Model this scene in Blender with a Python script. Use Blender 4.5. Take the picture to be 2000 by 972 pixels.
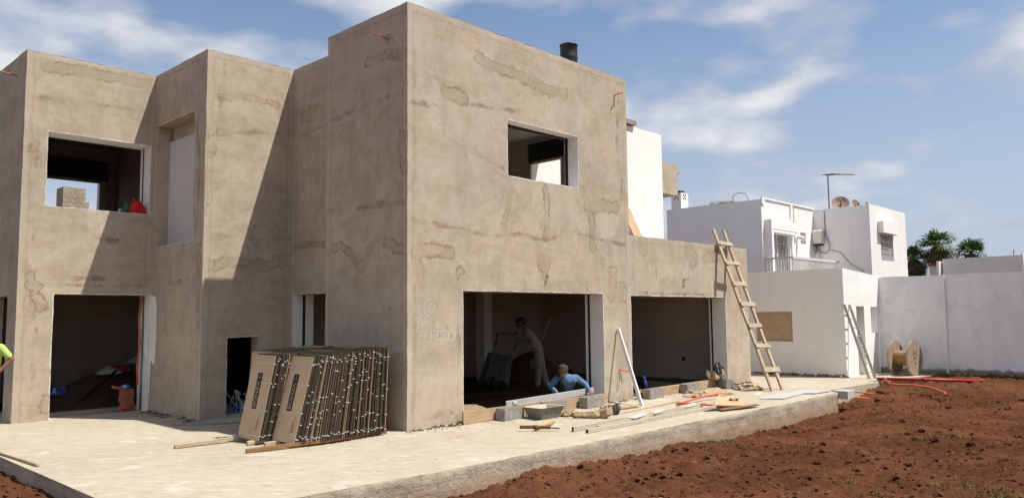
import bpy, bmesh, math, random
import numpy as np
from mathutils import Matrix, Vector
random.seed(7); RNG = np.random.default_rng(11)
scene = bpy.context.scene
for o in list(bpy.data.objects): bpy.data.objects.remove(o, do_unlink=True)
COL = scene.collection
# ------------------------------------------------------------------ camera
cam_data = bpy.data.cameras.new('camera'); cam = bpy.data.objects.new('camera', cam_data); COL.objects.link(cam)
cam_data.sensor_width = 36.0; cam_data.lens = 36.0*1522.73/2000.0; cam_data.clip_start = 0.05; cam_data.clip_end = 3000
YAW, PITCH, ROLL = 0.8072, 0.0862, -0.0107
fw = Vector((math.sin(YAW)*math.cos(PITCH), math.cos(YAW)*math.cos(PITCH), math.sin(PITCH)))
rt = fw.cross(Vector((0, 0, 1))).normalized(); up = rt.cross(fw)
r2 = math.cos(ROLL)*rt + math.sin(ROLL)*up; u2 = -math.sin(ROLL)*rt + math.cos(ROLL)*up
cam.matrix_world = Matrix(((r2.x, u2.x, -fw.x, -7.9903), (r2.y, u2.y, -fw.y, -10.0205), (r2.z, u2.z, -fw.z, 1.9), (0, 0, 0, 1)))
scene.camera = cam
scene.render.resolution_x = 1024; scene.render.resolution_y = 497
# ------------------------------------------------------------------ sun and sky
SUN = Vector((0.592, -1.0, 2.069)).normalized()
sd = bpy.data.lights.new('sun', 'SUN'); sd.energy = 5.0; sd.angle = math.radians(0.5); sd.color = (1.0, 0.95, 0.87)
so = bpy.data.objects.new('sun', sd); COL.objects.link(so); so.rotation_euler = (-SUN).to_track_quat('-Z', 'Y').to_euler(); so.location = (20, -30, 50)
world = bpy.data.worlds.new('World'); scene.world = world; world.use_nodes = True
wt = world.node_tree; wt.nodes.clear()
def wn(t, **k):
    n = wt.nodes.new(t)
    for a, v in k.items(): setattr(n, a, v)
    return n
sky = wn('ShaderNodeTexSky', sky_type='NISHITA', sun_disc=False, sun_elevation=math.asin(SUN.z), sun_rotation=math.atan2(SUN.x, SUN.y), air_density=1.0, dust_density=0.3, ozone_density=1.2)
bgs = wn('ShaderNodeBackground'); bgs.inputs['Strength'].default_value = 0.104
wt.links.new(sky.outputs[0], bgs.inputs[0])
tc = wn('ShaderNodeTexCoord'); sep = wn('ShaderNodeSeparateXYZ'); wt.links.new(tc.outputs['Generated'], sep.inputs[0])
def wm(op, a, b=None, c=None):
    n = wn('ShaderNodeMath', operation=op)
    for i, x in enumerate((a, b, c)):
        if x is None: continue
        if isinstance(x, (int, float)): n.inputs[i].default_value = x
        else: wt.links.new(x, n.inputs[i])
    return n.outputs[0]
cmb = wn('ShaderNodeCombineXYZ')
for i_, k_ in ((0, 1.0), (1, 1.0), (2, 2.3)): wt.links.new(wm('MULTIPLY', sep.outputs[i_], k_), cmb.inputs[i_])
CLOUD_OFF = (0.4, 4.4, 6.1)
mp = wn('ShaderNodeMapping'); mp.inputs['Location'].default_value = CLOUD_OFF; wt.links.new(cmb.outputs[0], mp.inputs[0])
def wnoise(scale, det, rough, dist=0.0):
    n = wn('ShaderNodeTexNoise'); n.inputs['Scale'].default_value = scale; n.inputs['Detail'].default_value = det
    n.inputs['Roughness'].default_value = rough; n.inputs['Distortion'].default_value = dist; wt.links.new(mp.outputs[0], n.inputs['Vector']); return n.outputs['Fac']
cl = wm('ADD', wm('MULTIPLY', wnoise(5.6, 8, 0.47, 0.05), 0.74), wm('MULTIPLY', wnoise(2.4, 2, 0.5), 0.26))
def wsmooth(x, a, b):
    n = wn('ShaderNodeMapRange', interpolation_type='SMOOTHSTEP'); wt.links.new(x, n.inputs[0])
    n.inputs[1].default_value = a; n.inputs[2].default_value = b; return n.outputs[0]
mask = wm('MULTIPLY', wsmooth(cl, 0.418, 0.565), 0.90)
haze = wsmooth(sep.outputs[2], 0.46, -0.02)
mask = wm('MAXIMUM', mask, wm('MULTIPLY', haze, 0.88))
bgc = wn('ShaderNodeBackground'); bgc.inputs['Strength'].default_value = 1.0
ccol = wn('ShaderNodeMix', data_type='RGBA'); wt.links.new(wm('MULTIPLY', wsmooth(cl, 0.49, 0.66), wsmooth(wnoise(9.0, 4, 0.55), 0.25, 0.62)), ccol.inputs[0])
ccol.inputs[6].default_value = (0.385, 0.43, 0.53, 1); ccol.inputs[7].default_value = (0.74, 0.735, 0.73, 1); wt.links.new(ccol.outputs[2], bgc.inputs[0])
mxs = wn('ShaderNodeMixShader'); wt.links.new(mask, mxs.inputs[0]); wt.links.new(bgs.outputs[0], mxs.inputs[1]); wt.links.new(bgc.outputs[0], mxs.inputs[2])
wo = wn('ShaderNodeOutputWorld'); wt.links.new(mxs.outputs[0], wo.inputs[0])
vs = scene.view_settings; vs.view_transform = 'Standard'; vs.look = 'None'; vs.exposure = 0.30; vs.gamma = 1.0; vs.use_curve_mapping = False
scene.render.engine = 'CYCLES'
scene.cycles.max_bounces = 10; scene.cycles.diffuse_bounces = 6
# ------------------------------------------------------------------ noise
_P = RNG.random((64, 64, 8))
def vnoise(x, y, k=0):
    x = np.asarray(x, float); y = np.asarray(y, float)
    xi = np.floor(x).astype(int); yi = np.floor(y).astype(int); fx = x-xi; fy = y-yi
    fx = fx*fx*(3-2*fx); fy = fy*fy*(3-2*fy); T = _P[:, :, k % 8]
    g = lambda a, b: T[a % 64, b % 64]
    return (g(xi, yi)*(1-fx)+g(xi+1, yi)*fx)*(1-fy)+(g(xi, yi+1)*(1-fx)+g(xi+1, yi+1)*fx)*fy
def fbm(x, y, o=4, k=0):
    s = 0; a = .5; t = 0
    for i in range(o):
        s = s+a*vnoise(np.asarray(x)*2**i+i*7.3, np.asarray(y)*2**i+i*3.1, k+i); t += a; a *= .5
    return s/t
# ------------------------------------------------------------------ object helpers
def tag(o, label=None, cat=None, group=None, kind=None):
    if label: o['label'] = label
    if cat: o['category'] = cat
    if group: o['group'] = group
    if kind: o['kind'] = kind
    return o
def empty(name, loc, label=None, cat=None, group=None):
    o = bpy.data.objects.new(name, None); COL.objects.link(o); o.location = loc; o.empty_display_size = .2
    return tag(o, label, cat, group)
def setparent(o, parent):
    if parent is None: return
    o.parent = parent
    if parent.type == 'EMPTY' and parent.parent is None and not parent.get('_local'):
        o.matrix_parent_inverse = Matrix.Translation(-Vector(parent.location))
    elif parent.type == 'MESH' and parent.get('_off'):
        o.matrix_parent_inverse = Matrix.Translation(-Vector(parent.location))
def link(name, me, parent=None):
    o = bpy.data.objects.new(name, me); COL.objects.link(o); setparent(o, parent); return o
def pyobj(name, V, F, mat, parent=None, smooth=False):
    me = bpy.data.meshes.new(name); me.from_pydata([tuple(v) for v in V], [], F); me.update()
    if mat: me.materials.append(mat)
    if smooth: me.polygons.foreach_set('use_smooth', [True]*len(me.polygons))
    return link(name, me, parent)
def recentre(o):
    """origin of a one-mesh thing to the middle of its base"""
    me = o.data; n = len(me.vertices); a = np.zeros(n*3); me.vertices.foreach_get('co', a); a = a.reshape(-1, 3)
    c = Vector(((a[:, 0].min()+a[:, 0].max())/2, (a[:, 1].min()+a[:, 1].max())/2, a[:, 2].min()))
    me.transform(Matrix.Translation(-c)); o.location = c; return o
class MB:
    def __init__(s): s.v = []; s.f = []; s.m = []
    def add(s, V, F, mi=0):
        b = len(s.v); s.v += [tuple(p) for p in V]; s.f += [tuple(i+b for i in f) for f in F]; s.m += [mi]*len(F); return s
    def box(s, lo, hi, mi=0):
        x0, y0, z0 = lo; x1, y1, z1 = hi
        return s.add([(x0,y0,z0),(x1,y0,z0),(x1,y1,z0),(x0,y1,z0),(x0,y0,z1),(x1,y0,z1),(x1,y1,z1),(x0,y1,z1)],
                     [(0,3,2,1),(4,5,6,7),(0,1,5,4),(1,2,6,5),(2,3,7,6),(3,0,4,7)], mi)
    def bar(s, p0, p1, w, h, side=(0, 0, 1), mi=0, jit=0):
        """rectangular bar from p0 to p1; w across, h along 'side'"""
        p0 = Vector(p0); p1 = Vector(p1); d = (p1-p0).normalized(); sv = Vector(side); a = d.cross(sv)
        if a.length < 1e-4: a = d.cross(Vector((1, 0, 0)))
        a.normalize(); b = a.cross(d).normalized(); V = []
        for p in (p0, p1):
            for i, j in ((-1,-1),(1,-1),(1,1),(-1,1)):
                V.append(p+a*(i*w/2)+b*(j*h/2)+Vector((random.uniform(-jit,jit),random.uniform(-jit,jit),random.uniform(-jit,jit))))
        return s.add(V, [(0,3,2,1),(4,5,6,7),(0,1,5,4),(1,2,6,5),(2,3,7,6),(3,0,4,7)], mi)
    def tube(s, pts, r, n=8, mi=0, cap=True):
        pts = [Vector(p) for p in pts]; rs = r if isinstance(r, (list, tuple)) else [r]*len(pts); V = []; F = []; a = None
        for i, p in enumerate(pts):
            d = (pts[min(i+1, len(pts)-1)]-pts[max(i-1, 0)]).normalized()
            if a is None:
                a = d.cross(Vector((0, 0, 1)))
                if a.length < .05: a = d.cross(Vector((1, 0, 0)))
            else: a = a-d*a.dot(d)
            a.normalize(); b = d.cross(a)
            for k in range(n):
                t = 2*math.pi*k/n; V.append(p+(a*math.cos(t)+b*math.sin(t))*rs[i])
        for i in range(len(pts)-1):
            for k in range(n): F.append((i*n+k, i*n+(k+1) % n, (i+1)*n+(k+1) % n, (i+1)*n+k))
        if cap: F.append(tuple(range(n-1, -1, -1))); F.append(tuple((len(pts)-1)*n+k for k in range(n)))
        return s.add(V, F, mi)
    def lathe(s, prof, n=24, M=None, mi=0):
        V = []; F = []; M = M or Matrix()
        for r, z in prof:
            for k in range(n):
                t = 2*math.pi*k/n; V.append(M @ Vector((r*math.cos(t), r*math.sin(t), z)))
        for i in range(len(prof)-1):
            for k in range(n): F.append((i*n+k, i*n+(k+1) % n, (i+1)*n+(k+1) % n, (i+1)*n+k))
        return s.add(V, F, mi)
    def prism(s, poly, z0, z1, mi=0):
        n = len(poly); V = [(x, y, z0) for x, y in poly]+[(x, y, z1) for x, y in poly]
        F = [tuple(range(n-1, -1, -1)), tuple(range(n, 2*n))]+[(i, (i+1) % n, n+(i+1) % n, n+i) for i in range(n)]
        return s.add(V, F, mi)
    def build(s, name, mat, parent=None, smooth=False, bevel=0, auto=False):
        me = bpy.data.meshes.new(name); me.from_pydata(s.v, [], s.f); me.update()
        for m in (mat if isinstance(mat, (list, tuple)) else [mat]): me.materials.append(m)
        me.polygons.foreach_set('material_index', s.m)
        if bevel:
            bm = bmesh.new(); bm.from_mesh(me); bmesh.ops.recalc_face_normals(bm, faces=bm.faces)
            bmesh.ops.bevel(bm, geom=[e for e in bm.edges if len(e.link_faces) == 2 and e.calc_face_angle(0) > .6], offset=bevel, segments=1, affect='EDGES'); bm.to_mesh(me); bm.free()
        if smooth: me.polygons.foreach_set('use_smooth', [True]*len(me.polygons))
        return link(name, me, parent)
def thing1(name, mb, mat, label, cat, group=None, smooth=False, bevel=0):
    o = mb.build(name, mat, None, smooth, bevel); recentre(o); return tag(o, label, cat, group)
def copytree(o, parent=None):
    c = o.copy(); COL.objects.link(c)
    if parent: c.parent = parent
    for ch in o.children: copytree(ch, c)
    return c
# ------------------------------------------------------------------ material helpers
class NT:
    def __init__(s, name):
        s.m = bpy.data.materials.new(name); s.m.use_nodes = True; s.t = s.m.node_tree; s.t.nodes.clear()
        s.out = s.t.nodes.new('ShaderNodeOutputMaterial'); s.b = s.t.nodes.new('ShaderNodeBsdfPrincipled'); s.t.links.new(s.b.outputs[0], s.out.inputs[0])
        g = s.t.nodes.new('ShaderNodeNewGeometry'); s.pos = g.outputs['Position']
        tcn = s.t.nodes.new('ShaderNodeTexCoord'); s.obj = tcn.outputs['Object']
    def L(s, a, b): s.t.links.new(a, b)
    def setin(s, n, i, x):
        if isinstance(x, (int, float)): n.inputs[i].default_value = x
        elif isinstance(x, tuple): n.inputs[i].default_value = x if len(x) == 4 else (*x, 1)
        else: s.L(x, n.inputs[i])
    def mapv(s, v, scale, rot=(0, 0, 0), loc=(0, 0, 0)):
        n = s.t.nodes.new('ShaderNodeMapping'); s.L(v, n.inputs[0]); n.inputs['Scale'].default_value = scale; n.inputs['Rotation'].default_value = rot; n.inputs['Location'].default_value = loc; return n.outputs[0]
    def noise(s, v, scale, det=4, rough=.55, dist=0):
        n = s.t.nodes.new('ShaderNodeTexNoise'); s.L(v, n.inputs['Vector']); n.inputs['Scale'].default_value = scale; n.inputs['Detail'].default_value = det
        n.inputs['Roughness'].default_value = rough; n.inputs['Distortion'].default_value = dist; return n.outputs['Fac']
    def vor(s, v, scale, feat='F1'):
        n = s.t.nodes.new('ShaderNodeTexVoronoi'); n.feature = feat; s.L(v, n.inputs['Vector']); n.inputs['Scale'].default_value = scale; return n.outputs['Distance']
    def math(s, op, a, b=None, c=None):
        n = s.t.nodes.new('ShaderNodeMath'); n.operation = op
        for i, x in enumerate((a, b, c)):
            if x is not None: s.setin(n, i, x)
        return n.outputs[0]
    def ss(s, x, a, b, lo=0., hi=1.):
        n = s.t.nodes.new('ShaderNodeMapRange'); n.interpolation_type = 'SMOOTHSTEP'; s.L(x, n.inputs[0])
        n.inputs[1].default_value = a; n.inputs[2].default_value = b; n.inputs[3].default_value = lo; n.inputs[4].default_value = hi; return n.outputs[0]
    def lin(s, x, a, b, lo=0., hi=1.):
        n = s.t.nodes.new('ShaderNodeMapRange'); s.L(x, n.inputs[0])
        n.inputs[1].default_value = a; n.inputs[2].default_value = b; n.inputs[3].default_value = lo; n.inputs[4].default_value = hi; return n.outputs[0]
    def mix(s, f, a, b, mode='MIX'):
        n = s.t.nodes.new('ShaderNodeMix'); n.data_type = 'RGBA'; n.blend_type = mode; s.setin(n, 0, f); s.setin(n, 6, a); s.setin(n, 7, b); return n.outputs[2]
    def attr(s, name):
        n = s.t.nodes.new('ShaderNodeAttribute'); n.attribute_name = name; return n.outputs['Fac']
    def bump(s, h, strength, dist):
        n = s.t.nodes.new('ShaderNodeBump'); n.inputs['Strength'].default_value = strength; n.inputs['Distance'].default_value = dist; s.L(h, n.inputs['Height']); s.L(n.outputs[0], s.b.inputs['Normal'])
    def done(s, col, rough=.85, spec=.3, metal=0.):
        s.setin(s.b, 'Base Color', col); s.setin(s.b, 'Roughness', rough); s.b.inputs['Specular IOR Level'].default_value = spec; s.b.inputs['Metallic'].default_value = metal; return s.m
def simple(name, c1, c2=None, scale=6., rough=.8, bump=0., bscale=40., metal=0., spec=.3, stretch=None, local=False, contrast=(.3, .7), rnd=0.):
    n = NT(name); v = n.obj if local else n.pos
    if stretch: v = n.mapv(v, stretch)
    c2 = c2 or tuple(x*.75 for x in c1)
    f = n.ss(n.noise(v, scale, 6, .6), *contrast); col = n.mix(f, c1, c2)
    if rnd:
        oi = n.t.nodes.new('ShaderNodeObjectInfo'); col = n.mix(1.0, col, n.mix(oi.outputs['Random'], (1-rnd,)*3, (1+rnd*.4,)*3), 'MULTIPLY')
    if bump: n.bump(n.noise(v, bscale, 5, .65), bump, .01)
    return n.done(col, rough, spec, metal)
# ------------------------------------------------------------------ materials
def make_plaster():
    n = NT('raw_cement_plaster'); v = n.pos
    big = n.noise(v, .55, 5, .6, .4); med = n.noise(v, 2.1, 7, .62, .5); fine = n.noise(v, 22, 5, .65)
    streak = n.noise(n.mapv(v, (3.2, 3.2, .5)), 1.5, 5, .6)
    col = n.mix(n.ss(big, .36, .64), (.487, .402, .294), (.437, .369, .282))
    col = n.mix(n.ss(med, .44, .68, 0, .62), col, (.345, .282, .195))
    col = n.mix(n.ss(streak, .5, .72, 0, .45), col, (.50, .425, .33))
    col = n.mix(n.ss(streak, .48, .30, 0, .30), col, (.30, .24, .17))
    col = n.mix(n.ss(fine, .35, .7, 0, .12), col, (.30, .245, .18))
    bandz = n.noise(n.mapv(v, (.22, .22, 1.5), (0, 0, 0), (1, 5, 2)), 1.0, 5, .6, .5); col = n.mix(n.ss(bandz, .52, .60, 0, .30), col, (.53, .455, .345)); col = n.mix(n.ss(bandz, .46, .37, 0, .28), col, (.35, .285, .20))
    cloudy = n.noise(v, 1.15, 7, .6, .8); col = n.mix(n.ss(cloudy, .50, .66, 0, .34), col, (.35, .282, .195)); col = n.mix(n.ss(cloudy, .47, .34, 0, .40), col, (.545, .475, .37))
    sweep = n.noise(v, 1.7, 3, .5, 3.2); col = n.mix(n.ss(sweep, .52, .62, 0, .22), col, (.54, .47, .365)); col = n.mix(n.ss(sweep, .46, .38, 0, .16), col, (.35, .285, .20))
    wob = n.math('MULTIPLY', n.math('SUBTRACT', n.noise(v, 6.5, 6, .65), .5), .36)
    sd_ = n.math('ADD', n.attr('stain'), wob)
    fill = n.ss(sd_, .05, -.05); rim = n.math('MULTIPLY', n.ss(n.math('ABSOLUTE', sd_), .034, .004), n.ss(n.noise(v, 1.9, 4), .38, .57, .15, 1))
    col = n.mix(n.math('MULTIPLY', fill, n.ss(n.noise(v, 2.2, 4), .35, .68, .22, .60)), col, (.335, .265, .178))
    col = n.mix(n.math('MULTIPLY', rim, .70), col, (.225, .165, .105))
    cr = n.math('ADD', n.attr('tide'), n.math('MULTIPLY', n.math('SUBTRACT', n.noise(v, 4.2, 6, .62), .5), .26))
    gate = n.ss(n.noise(v, 1.6, 4), .40, .62, .05, 1)
    col = n.mix(n.math('MULTIPLY', n.math('MULTIPLY', n.ss(n.math('ABSOLUTE', cr), .06, .002), gate), .75), col, (.225, .165, .108))
    c2 = n.noise(n.mapv(v, (1, 1, 1.25), (0, 0, 0), (4, 2, 1)), .95, 4, .55, .3)
    rim2 = n.ss(n.math('ABSOLUTE', n.math('SUBTRACT', c2, .565)), .009, .001); blot = n.ss(c2, .56, .585)
    col = n.mix(n.math('MULTIPLY', rim2, .26), col, (.27, .21, .145)); col = n.mix(n.math('MULTIPLY', blot, .15), col, (.33, .265, .19))
    ed = n.math('ADD', n.attr('edge'), n.math('MULTIPLY', n.math('SUBTRACT', n.noise(v, 3.0, 5, .6), .5), .16)); col = n.mix(n.ss(ed, .13, .05, 0, .35), col, (.50, .43, .33)); col = n.mix(n.ss(n.math('ABSOLUTE', n.math('SUBTRACT', ed, .135)), .03, .004, 0, .32), col, (.29, .23, .16))
    ho = n.math('ADD', n.attr('hole'), n.math('MULTIPLY', n.math('SUBTRACT', n.noise(v, 7, 5, .65), .5), .09)); col = n.mix(n.ss(ho, .016, .006, 0, .85), col, (.74, .72, .67))
    spk = n.ss(n.vor(v, 9), .06, .02); spg = n.ss(n.noise(v, 1.1, 2), .62, .72)
    col = n.mix(n.math('MULTIPLY', n.math('MULTIPLY', spk, spg), .7), col, (.6, .57, .52))
    col = n.mix(1.0, col, (1.0, 1.0, 1.02), 'MULTIPLY')
    h = n.math('ADD', n.math('MULTIPLY', med, .7), n.math('ADD', n.math('MULTIPLY', fine, .25), n.math('MULTIPLY', streak, .5)))
    n.bump(h, .38, .03)
    return n.done(col, .92, .15)
M = {}
M['plaster'] = make_plaster()
def make_interior():
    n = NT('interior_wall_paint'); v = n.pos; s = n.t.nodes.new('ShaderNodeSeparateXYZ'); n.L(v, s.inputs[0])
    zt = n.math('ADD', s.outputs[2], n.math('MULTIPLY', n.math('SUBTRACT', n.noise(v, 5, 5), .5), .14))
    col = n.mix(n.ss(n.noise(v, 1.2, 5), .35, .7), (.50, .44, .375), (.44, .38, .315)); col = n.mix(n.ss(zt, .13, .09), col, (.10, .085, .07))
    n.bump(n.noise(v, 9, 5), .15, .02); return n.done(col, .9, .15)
M['interior'] = make_interior()
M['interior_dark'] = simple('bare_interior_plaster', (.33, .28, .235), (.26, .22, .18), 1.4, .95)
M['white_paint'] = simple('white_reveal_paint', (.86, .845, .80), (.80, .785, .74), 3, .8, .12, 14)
M['track_and_shade'] = simple('black_track_and_shade', (.015, .015, .017), (.025, .025, .025), 8, .6)  # shutter track black; also paints the shade inside the closet and small holes
def make_slab():
    n = NT('terrace_concrete'); v = n.pos; r = n.mapv(v, (1, 1, 1), (0, 0, math.radians(46)))
    st = n.noise(n.mapv(r, (2.6, 9.5, 1)), 1.5, 8, .68, 1.1); big = n.noise(v, .38, 5, .6); fine = n.noise(v, 24, 4, .7)
    med = n.noise(n.mapv(r, (2.2, 5.5, 1)), 1.2, 6, .6, .6)
    col = n.mix(n.ss(big, .35, .65), (.465, .405, .312), (.415, .358, .272))
    col = n.mix(n.ss(st, .50, .68, 0, .62), col, (.31, .25, .175)); col = n.mix(n.ss(med, .50, .72, 0, .5), col, (.36, .30, .215))
    col = n.mix(n.ss(st, .47, .36, 0, .6), col, (.56, .505, .41))
    col = n.mix(n.ss(fine, .5, .75, 0, .3), col, (.36, .29, .21))
    col = n.mix(n.ss(n.noise(v, 2.3, 6, .7, .3), .62, .76, 0, .5), col, (.30, .22, .145)); col = n.mix(n.ss(n.noise(v, .9, 7, .66, .6), .56, .68, 0, .40), col, (.33, .25, .17))
    col = n.mix(n.ss(n.noise(n.mapv(v, (1, 1, 1), (0, 0, 0), (3, 8, 0)), 1.4, 6, .6, .4), .60, .66, 0, .5), col, (.58, .54, .47))
    ck = n.vor(n.mapv(v, (1, 1, 0)), .42, 'DISTANCE_TO_EDGE'); ckw = n.math('ADD', ck, n.math('MULTIPLY', n.math('SUBTRACT', n.noise(v, 4, 5), .5), .02)); col = n.mix(n.math('MULTIPLY', n.ss(n.math('ABSOLUTE', ckw), .006, .001), n.ss(n.noise(v, .7, 3), .58, .68, 0, .6)), col, (.22, .175, .125))
    n.bump(n.math('ADD', n.math('MULTIPLY', st, .9), n.math('MULTIPLY', fine, .35)), .55, .03); return n.done(col, .93, .15)
M['slab'] = make_slab()
def make_slabface():
    n = NT('rough_slab_edge_concrete'); v = n.pos
    st = n.noise(n.mapv(v, (4, 4, .8)), 2.2, 6, .62, .3); b = n.noise(v, 1.3, 6, .62, .3); hz = n.noise(n.mapv(v, (.6, .6, 9)), 1.3, 5, .6)
    col = n.mix(n.ss(b, .35, .65), (.46, .39, .295), (.37, .31, .23)); col = n.mix(n.ss(st, .5, .70, 0, .6), col, (.27, .22, .16))
    col = n.mix(n.ss(hz, .54, .66, 0, .5), col, (.24, .19, .135)); col = n.mix(n.ss(n.noise(v, 7, 6, .7), .62, .72, 0, .7), col, (.10, .08, .065))
    br = n.t.nodes.new('ShaderNodeTexBrick'); s = n.t.nodes.new('ShaderNodeSeparateXYZ'); n.L(v, s.inputs[0]); cb = n.t.nodes.new('ShaderNodeCombineXYZ')
    n.L(n.math('ADD', s.outputs[0], n.math('MULTIPLY', s.outputs[1], .3)), cb.inputs[0]); n.L(n.math('ADD', s.outputs[2], n.math('MULTIPLY', n.noise(v, 2, 3), .03)), cb.inputs[1])
    n.L(cb.outputs[0], br.inputs['Vector']); br.inputs['Scale'].default_value = 1; br.inputs['Brick Width'].default_value = .5; br.inputs['Row Height'].default_value = .125; br.inputs['Mortar Size'].default_value = .006
    n.setin(br, 'Color1', (1, 1, 1)); n.setin(br, 'Color2', (.9, .88, .86)); n.setin(br, 'Mortar', (.55, .52, .5))
    gate = n.ss(n.noise(v, .8, 3), .42, .6, 0, .8); col = n.mix(gate, col, n.mix(1.0, col, br.outputs['Color'], 'MULTIPLY'))
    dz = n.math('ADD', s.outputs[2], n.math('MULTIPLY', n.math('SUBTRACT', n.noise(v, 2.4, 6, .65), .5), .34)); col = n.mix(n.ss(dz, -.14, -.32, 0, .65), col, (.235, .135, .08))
    n.bump(n.math('ADD', b, n.math('MULTIPLY', n.noise(v, 16, 6, .7), .5)), .8, .05); return n.done(col, .95, .1)
M['slabface'] = make_slabface()
def make_soil(name, a, b, c, dens=1):
    n = NT(name); v = n.pos
    col = n.mix(n.ss(n.noise(v, .55, 7, .62, .4), .36, .64), tuple(x*1.22 for x in a), tuple(x*.92 for x in b)); col = n.mix(n.ss(n.noise(v, 9, 6, .7), .52, .72, 0, .7), col, c)
    col = n.mix(n.ss(n.noise(v, 26, 5, .7), .58, .72, 0, .45), col, tuple(x*1.55 for x in a))
    col = n.mix(n.ss(n.noise(v, 14, 4, .6), .40, .30, 0, .75), col, tuple(x*.35 for x in b))
    n.bump(n.math('ADD', n.noise(v, 11, 7, .7), n.math('MULTIPLY', n.noise(v, 45, 5, .7), .5)), 1.0, .05); return n.done(col, .98, .0)
M['soil'] = make_soil('red_brown_soil', (.130, .055, .029), (.104, .043, .0225), (.066, .027, .0145))
M['dark_soil'] = make_soil('dark_site_soil', (.105, .073, .050), (.080, .056, .039), (.055, .039, .028))
M['sand'] = make_soil('pale_sand', (.30, .23, .15), (.25, .19, .12), (.2, .15, .1))
def make_stucco(name, c1, c2, bs, bstr):
    n = NT(name); v = n.pos; col = n.mix(n.ss(n.noise(v, .8, 6, .6), .35, .7), c1, c2); col = n.mix(n.ss(n.noise(n.mapv(v, (3, 3, .3)), 1.2, 5), .54, .76, 0, .28), col, tuple(x*.86 for x in c2)); col = n.mix(n.ss(n.noise(v, 2.7, 6, .65, .4), .58, .70, 0, .3), col, tuple(x*.86 for x in c2))
    n.bump(n.noise(v, bs, 4, .6), bstr, .05); return n.done(col, .85, .2)
M['stucco'] = make_stucco('rough_white_stucco', (.84, .83, .79), (.79, .78, .74), 9, .5)
M['window_grey'] = make_stucco('grey_plasterboard', (.60, .58, .56), (.55, .53, .51), 4, .05)
M['smooth_white'] = make_stucco('smooth_white_render', (.86, .845, .80), (.82, .805, .765), 6, .06)
M['grey_side'] = make_stucco('grey_white_side_wall', (.86, .86, .81), (.82, .82, .775), 8, .12)
M['shed_white'] = make_stucco('shed_whitewash', (.86, .85, .81), (.80, .79, .755), 7, .2)
M['shed_side'] = make_stucco('shed_side_render', (.885, .85, .785), (.86, .82, .755), 5, .05)
def make_wallwash():
    n = NT('patchy_whitewash'); v = n.pos
    st = n.noise(n.mapv(v, (2, 2, .5)), 1.5, 6, .6, .4); col = n.mix(n.ss(st, .38, .65), (.875, .86, .82), (.81, .795, .755)); col = n.mix(n.ss(n.noise(v, 1.6, 7, .65, .5), .5, .7, 0, .75), col, (.71, .69, .66))
    col = n.mix(n.ss(n.noise(v, .8, 4), .5, .7, 0, .5), col, (.78, .75, .74))
    s = n.t.nodes.new('ShaderNodeSeparateXYZ'); n.L(v, s.inputs[0]); zt = n.math('ADD', s.outputs[2], n.math('MULTIPLY', n.math('SUBTRACT', n.noise(v, 3.5, 5), .5), .3))
    col = n.mix(n.ss(zt, .22, .10), col, (.25, .21, .165)); n.bump(n.noise(v, 8, 5), .3, .02); return n.done(col, .9, .15)
M['wallwash'] = make_wallwash()
M['wood'] = simple('fresh_pine', (.52, .38, .23), (.40, .27, .15), 2.2, .8, .3, 20, stretch=(4, 4, 4))
def make_wood(name, a, b, c):
    n = NT(name); v = n.obj
    g = n.noise(n.mapv(v, (2, 22, 22)), 1.5, 6, .6, .6); col = n.mix(n.ss(g, .35, .68), a, b); col = n.mix(n.ss(n.noise(v, 5, 6, .7), .56, .7, 0, .6), col, c)
    n.bump(n.math('ADD', g, n.noise(v, 30, 4)), .3, .01); return n.done(col, .85, .2)
M['board'] = make_wood('formwork_board_wood', (.46, .33, .20), (.35, .235, .13), (.50, .42, .32))
M['bearer'] = make_wood('old_brown_timber', (.30, .17, .075), (.19, .10, .042), (.35, .24, .14))
M['pale_timber'] = make_wood('pale_timber', (.50, .40, .27), (.38, .28, .17), (.30, .2, .11))
M['ladder_wood'] = make_wood('cement_spattered_ladder_wood', (.50, .41, .29), (.36, .275, .18), (.60, .55, .46))
M['ladder_dark'] = make_wood('ladder_side_wood', (.34, .26, .17), (.24, .175, .11), (.45, .4, .32))
M['reel_wood'] = make_wood('reel_wood', (.38, .29, .21), (.28, .205, .145), (.45, .36, .28)); M['reel_drum'] = make_wood('reel_drum_wood', (.42, .26, .12), (.31, .18, .08), (.2, .11, .05))
M['block'] = simple('concrete_block', (.335, .305, .265), (.23, .21, .18), 14, .95, .9, 60, contrast=(.35, .65))
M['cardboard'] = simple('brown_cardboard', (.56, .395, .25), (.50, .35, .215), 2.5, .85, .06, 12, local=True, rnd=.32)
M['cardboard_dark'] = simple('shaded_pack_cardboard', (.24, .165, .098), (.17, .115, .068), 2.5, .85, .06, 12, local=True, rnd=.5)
M['box_card'] = simple('pale_cardboard', (.52, .365, .225), (.46, .315, .19), 3, .85, .06, 12)
M['card_edge'] = simple('dark_corrugated_edge', (.022, .018, .014), (.060, .042, .026), 30, .9, .4, 60, local=True, rnd=.5)
M['strap'] = simple('white_plastic_strap', (.55, .55, .53), (.45, .46, .45), 9, .5)
M['print_black'] = simple('black_print', (.022, .020, .019), (.04, .035, .03), 30, .8)
M['print_tan'] = simple('tan_print', (.40, .28, .17), (.36, .25, .15), 20, .85)
M['chalk'] = simple('white_chalk', (.70, .66, .58), (.56, .51, .43), 60, .95)
M['galv'] = simple('galvanised_profile', (.50, .445, .345), (.42, .37, .28), 5, .6, 0, 30, .0, .3)
M['alu'] = simple('brushed_aluminium', (.66, .66, .64), (.54, .54, .52), 6, .42, .05, 40, .5, .5)
M['white_alu'] = simple('white_lacquered_aluminium', (.78, .78, .76), (.70, .70, .67), 6, .5)
M['alu_dull'] = simple('dull_aluminium', (.45, .45, .43), (.36, .36, .34), 6, .5, .05, 40, .4, .5)
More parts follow.
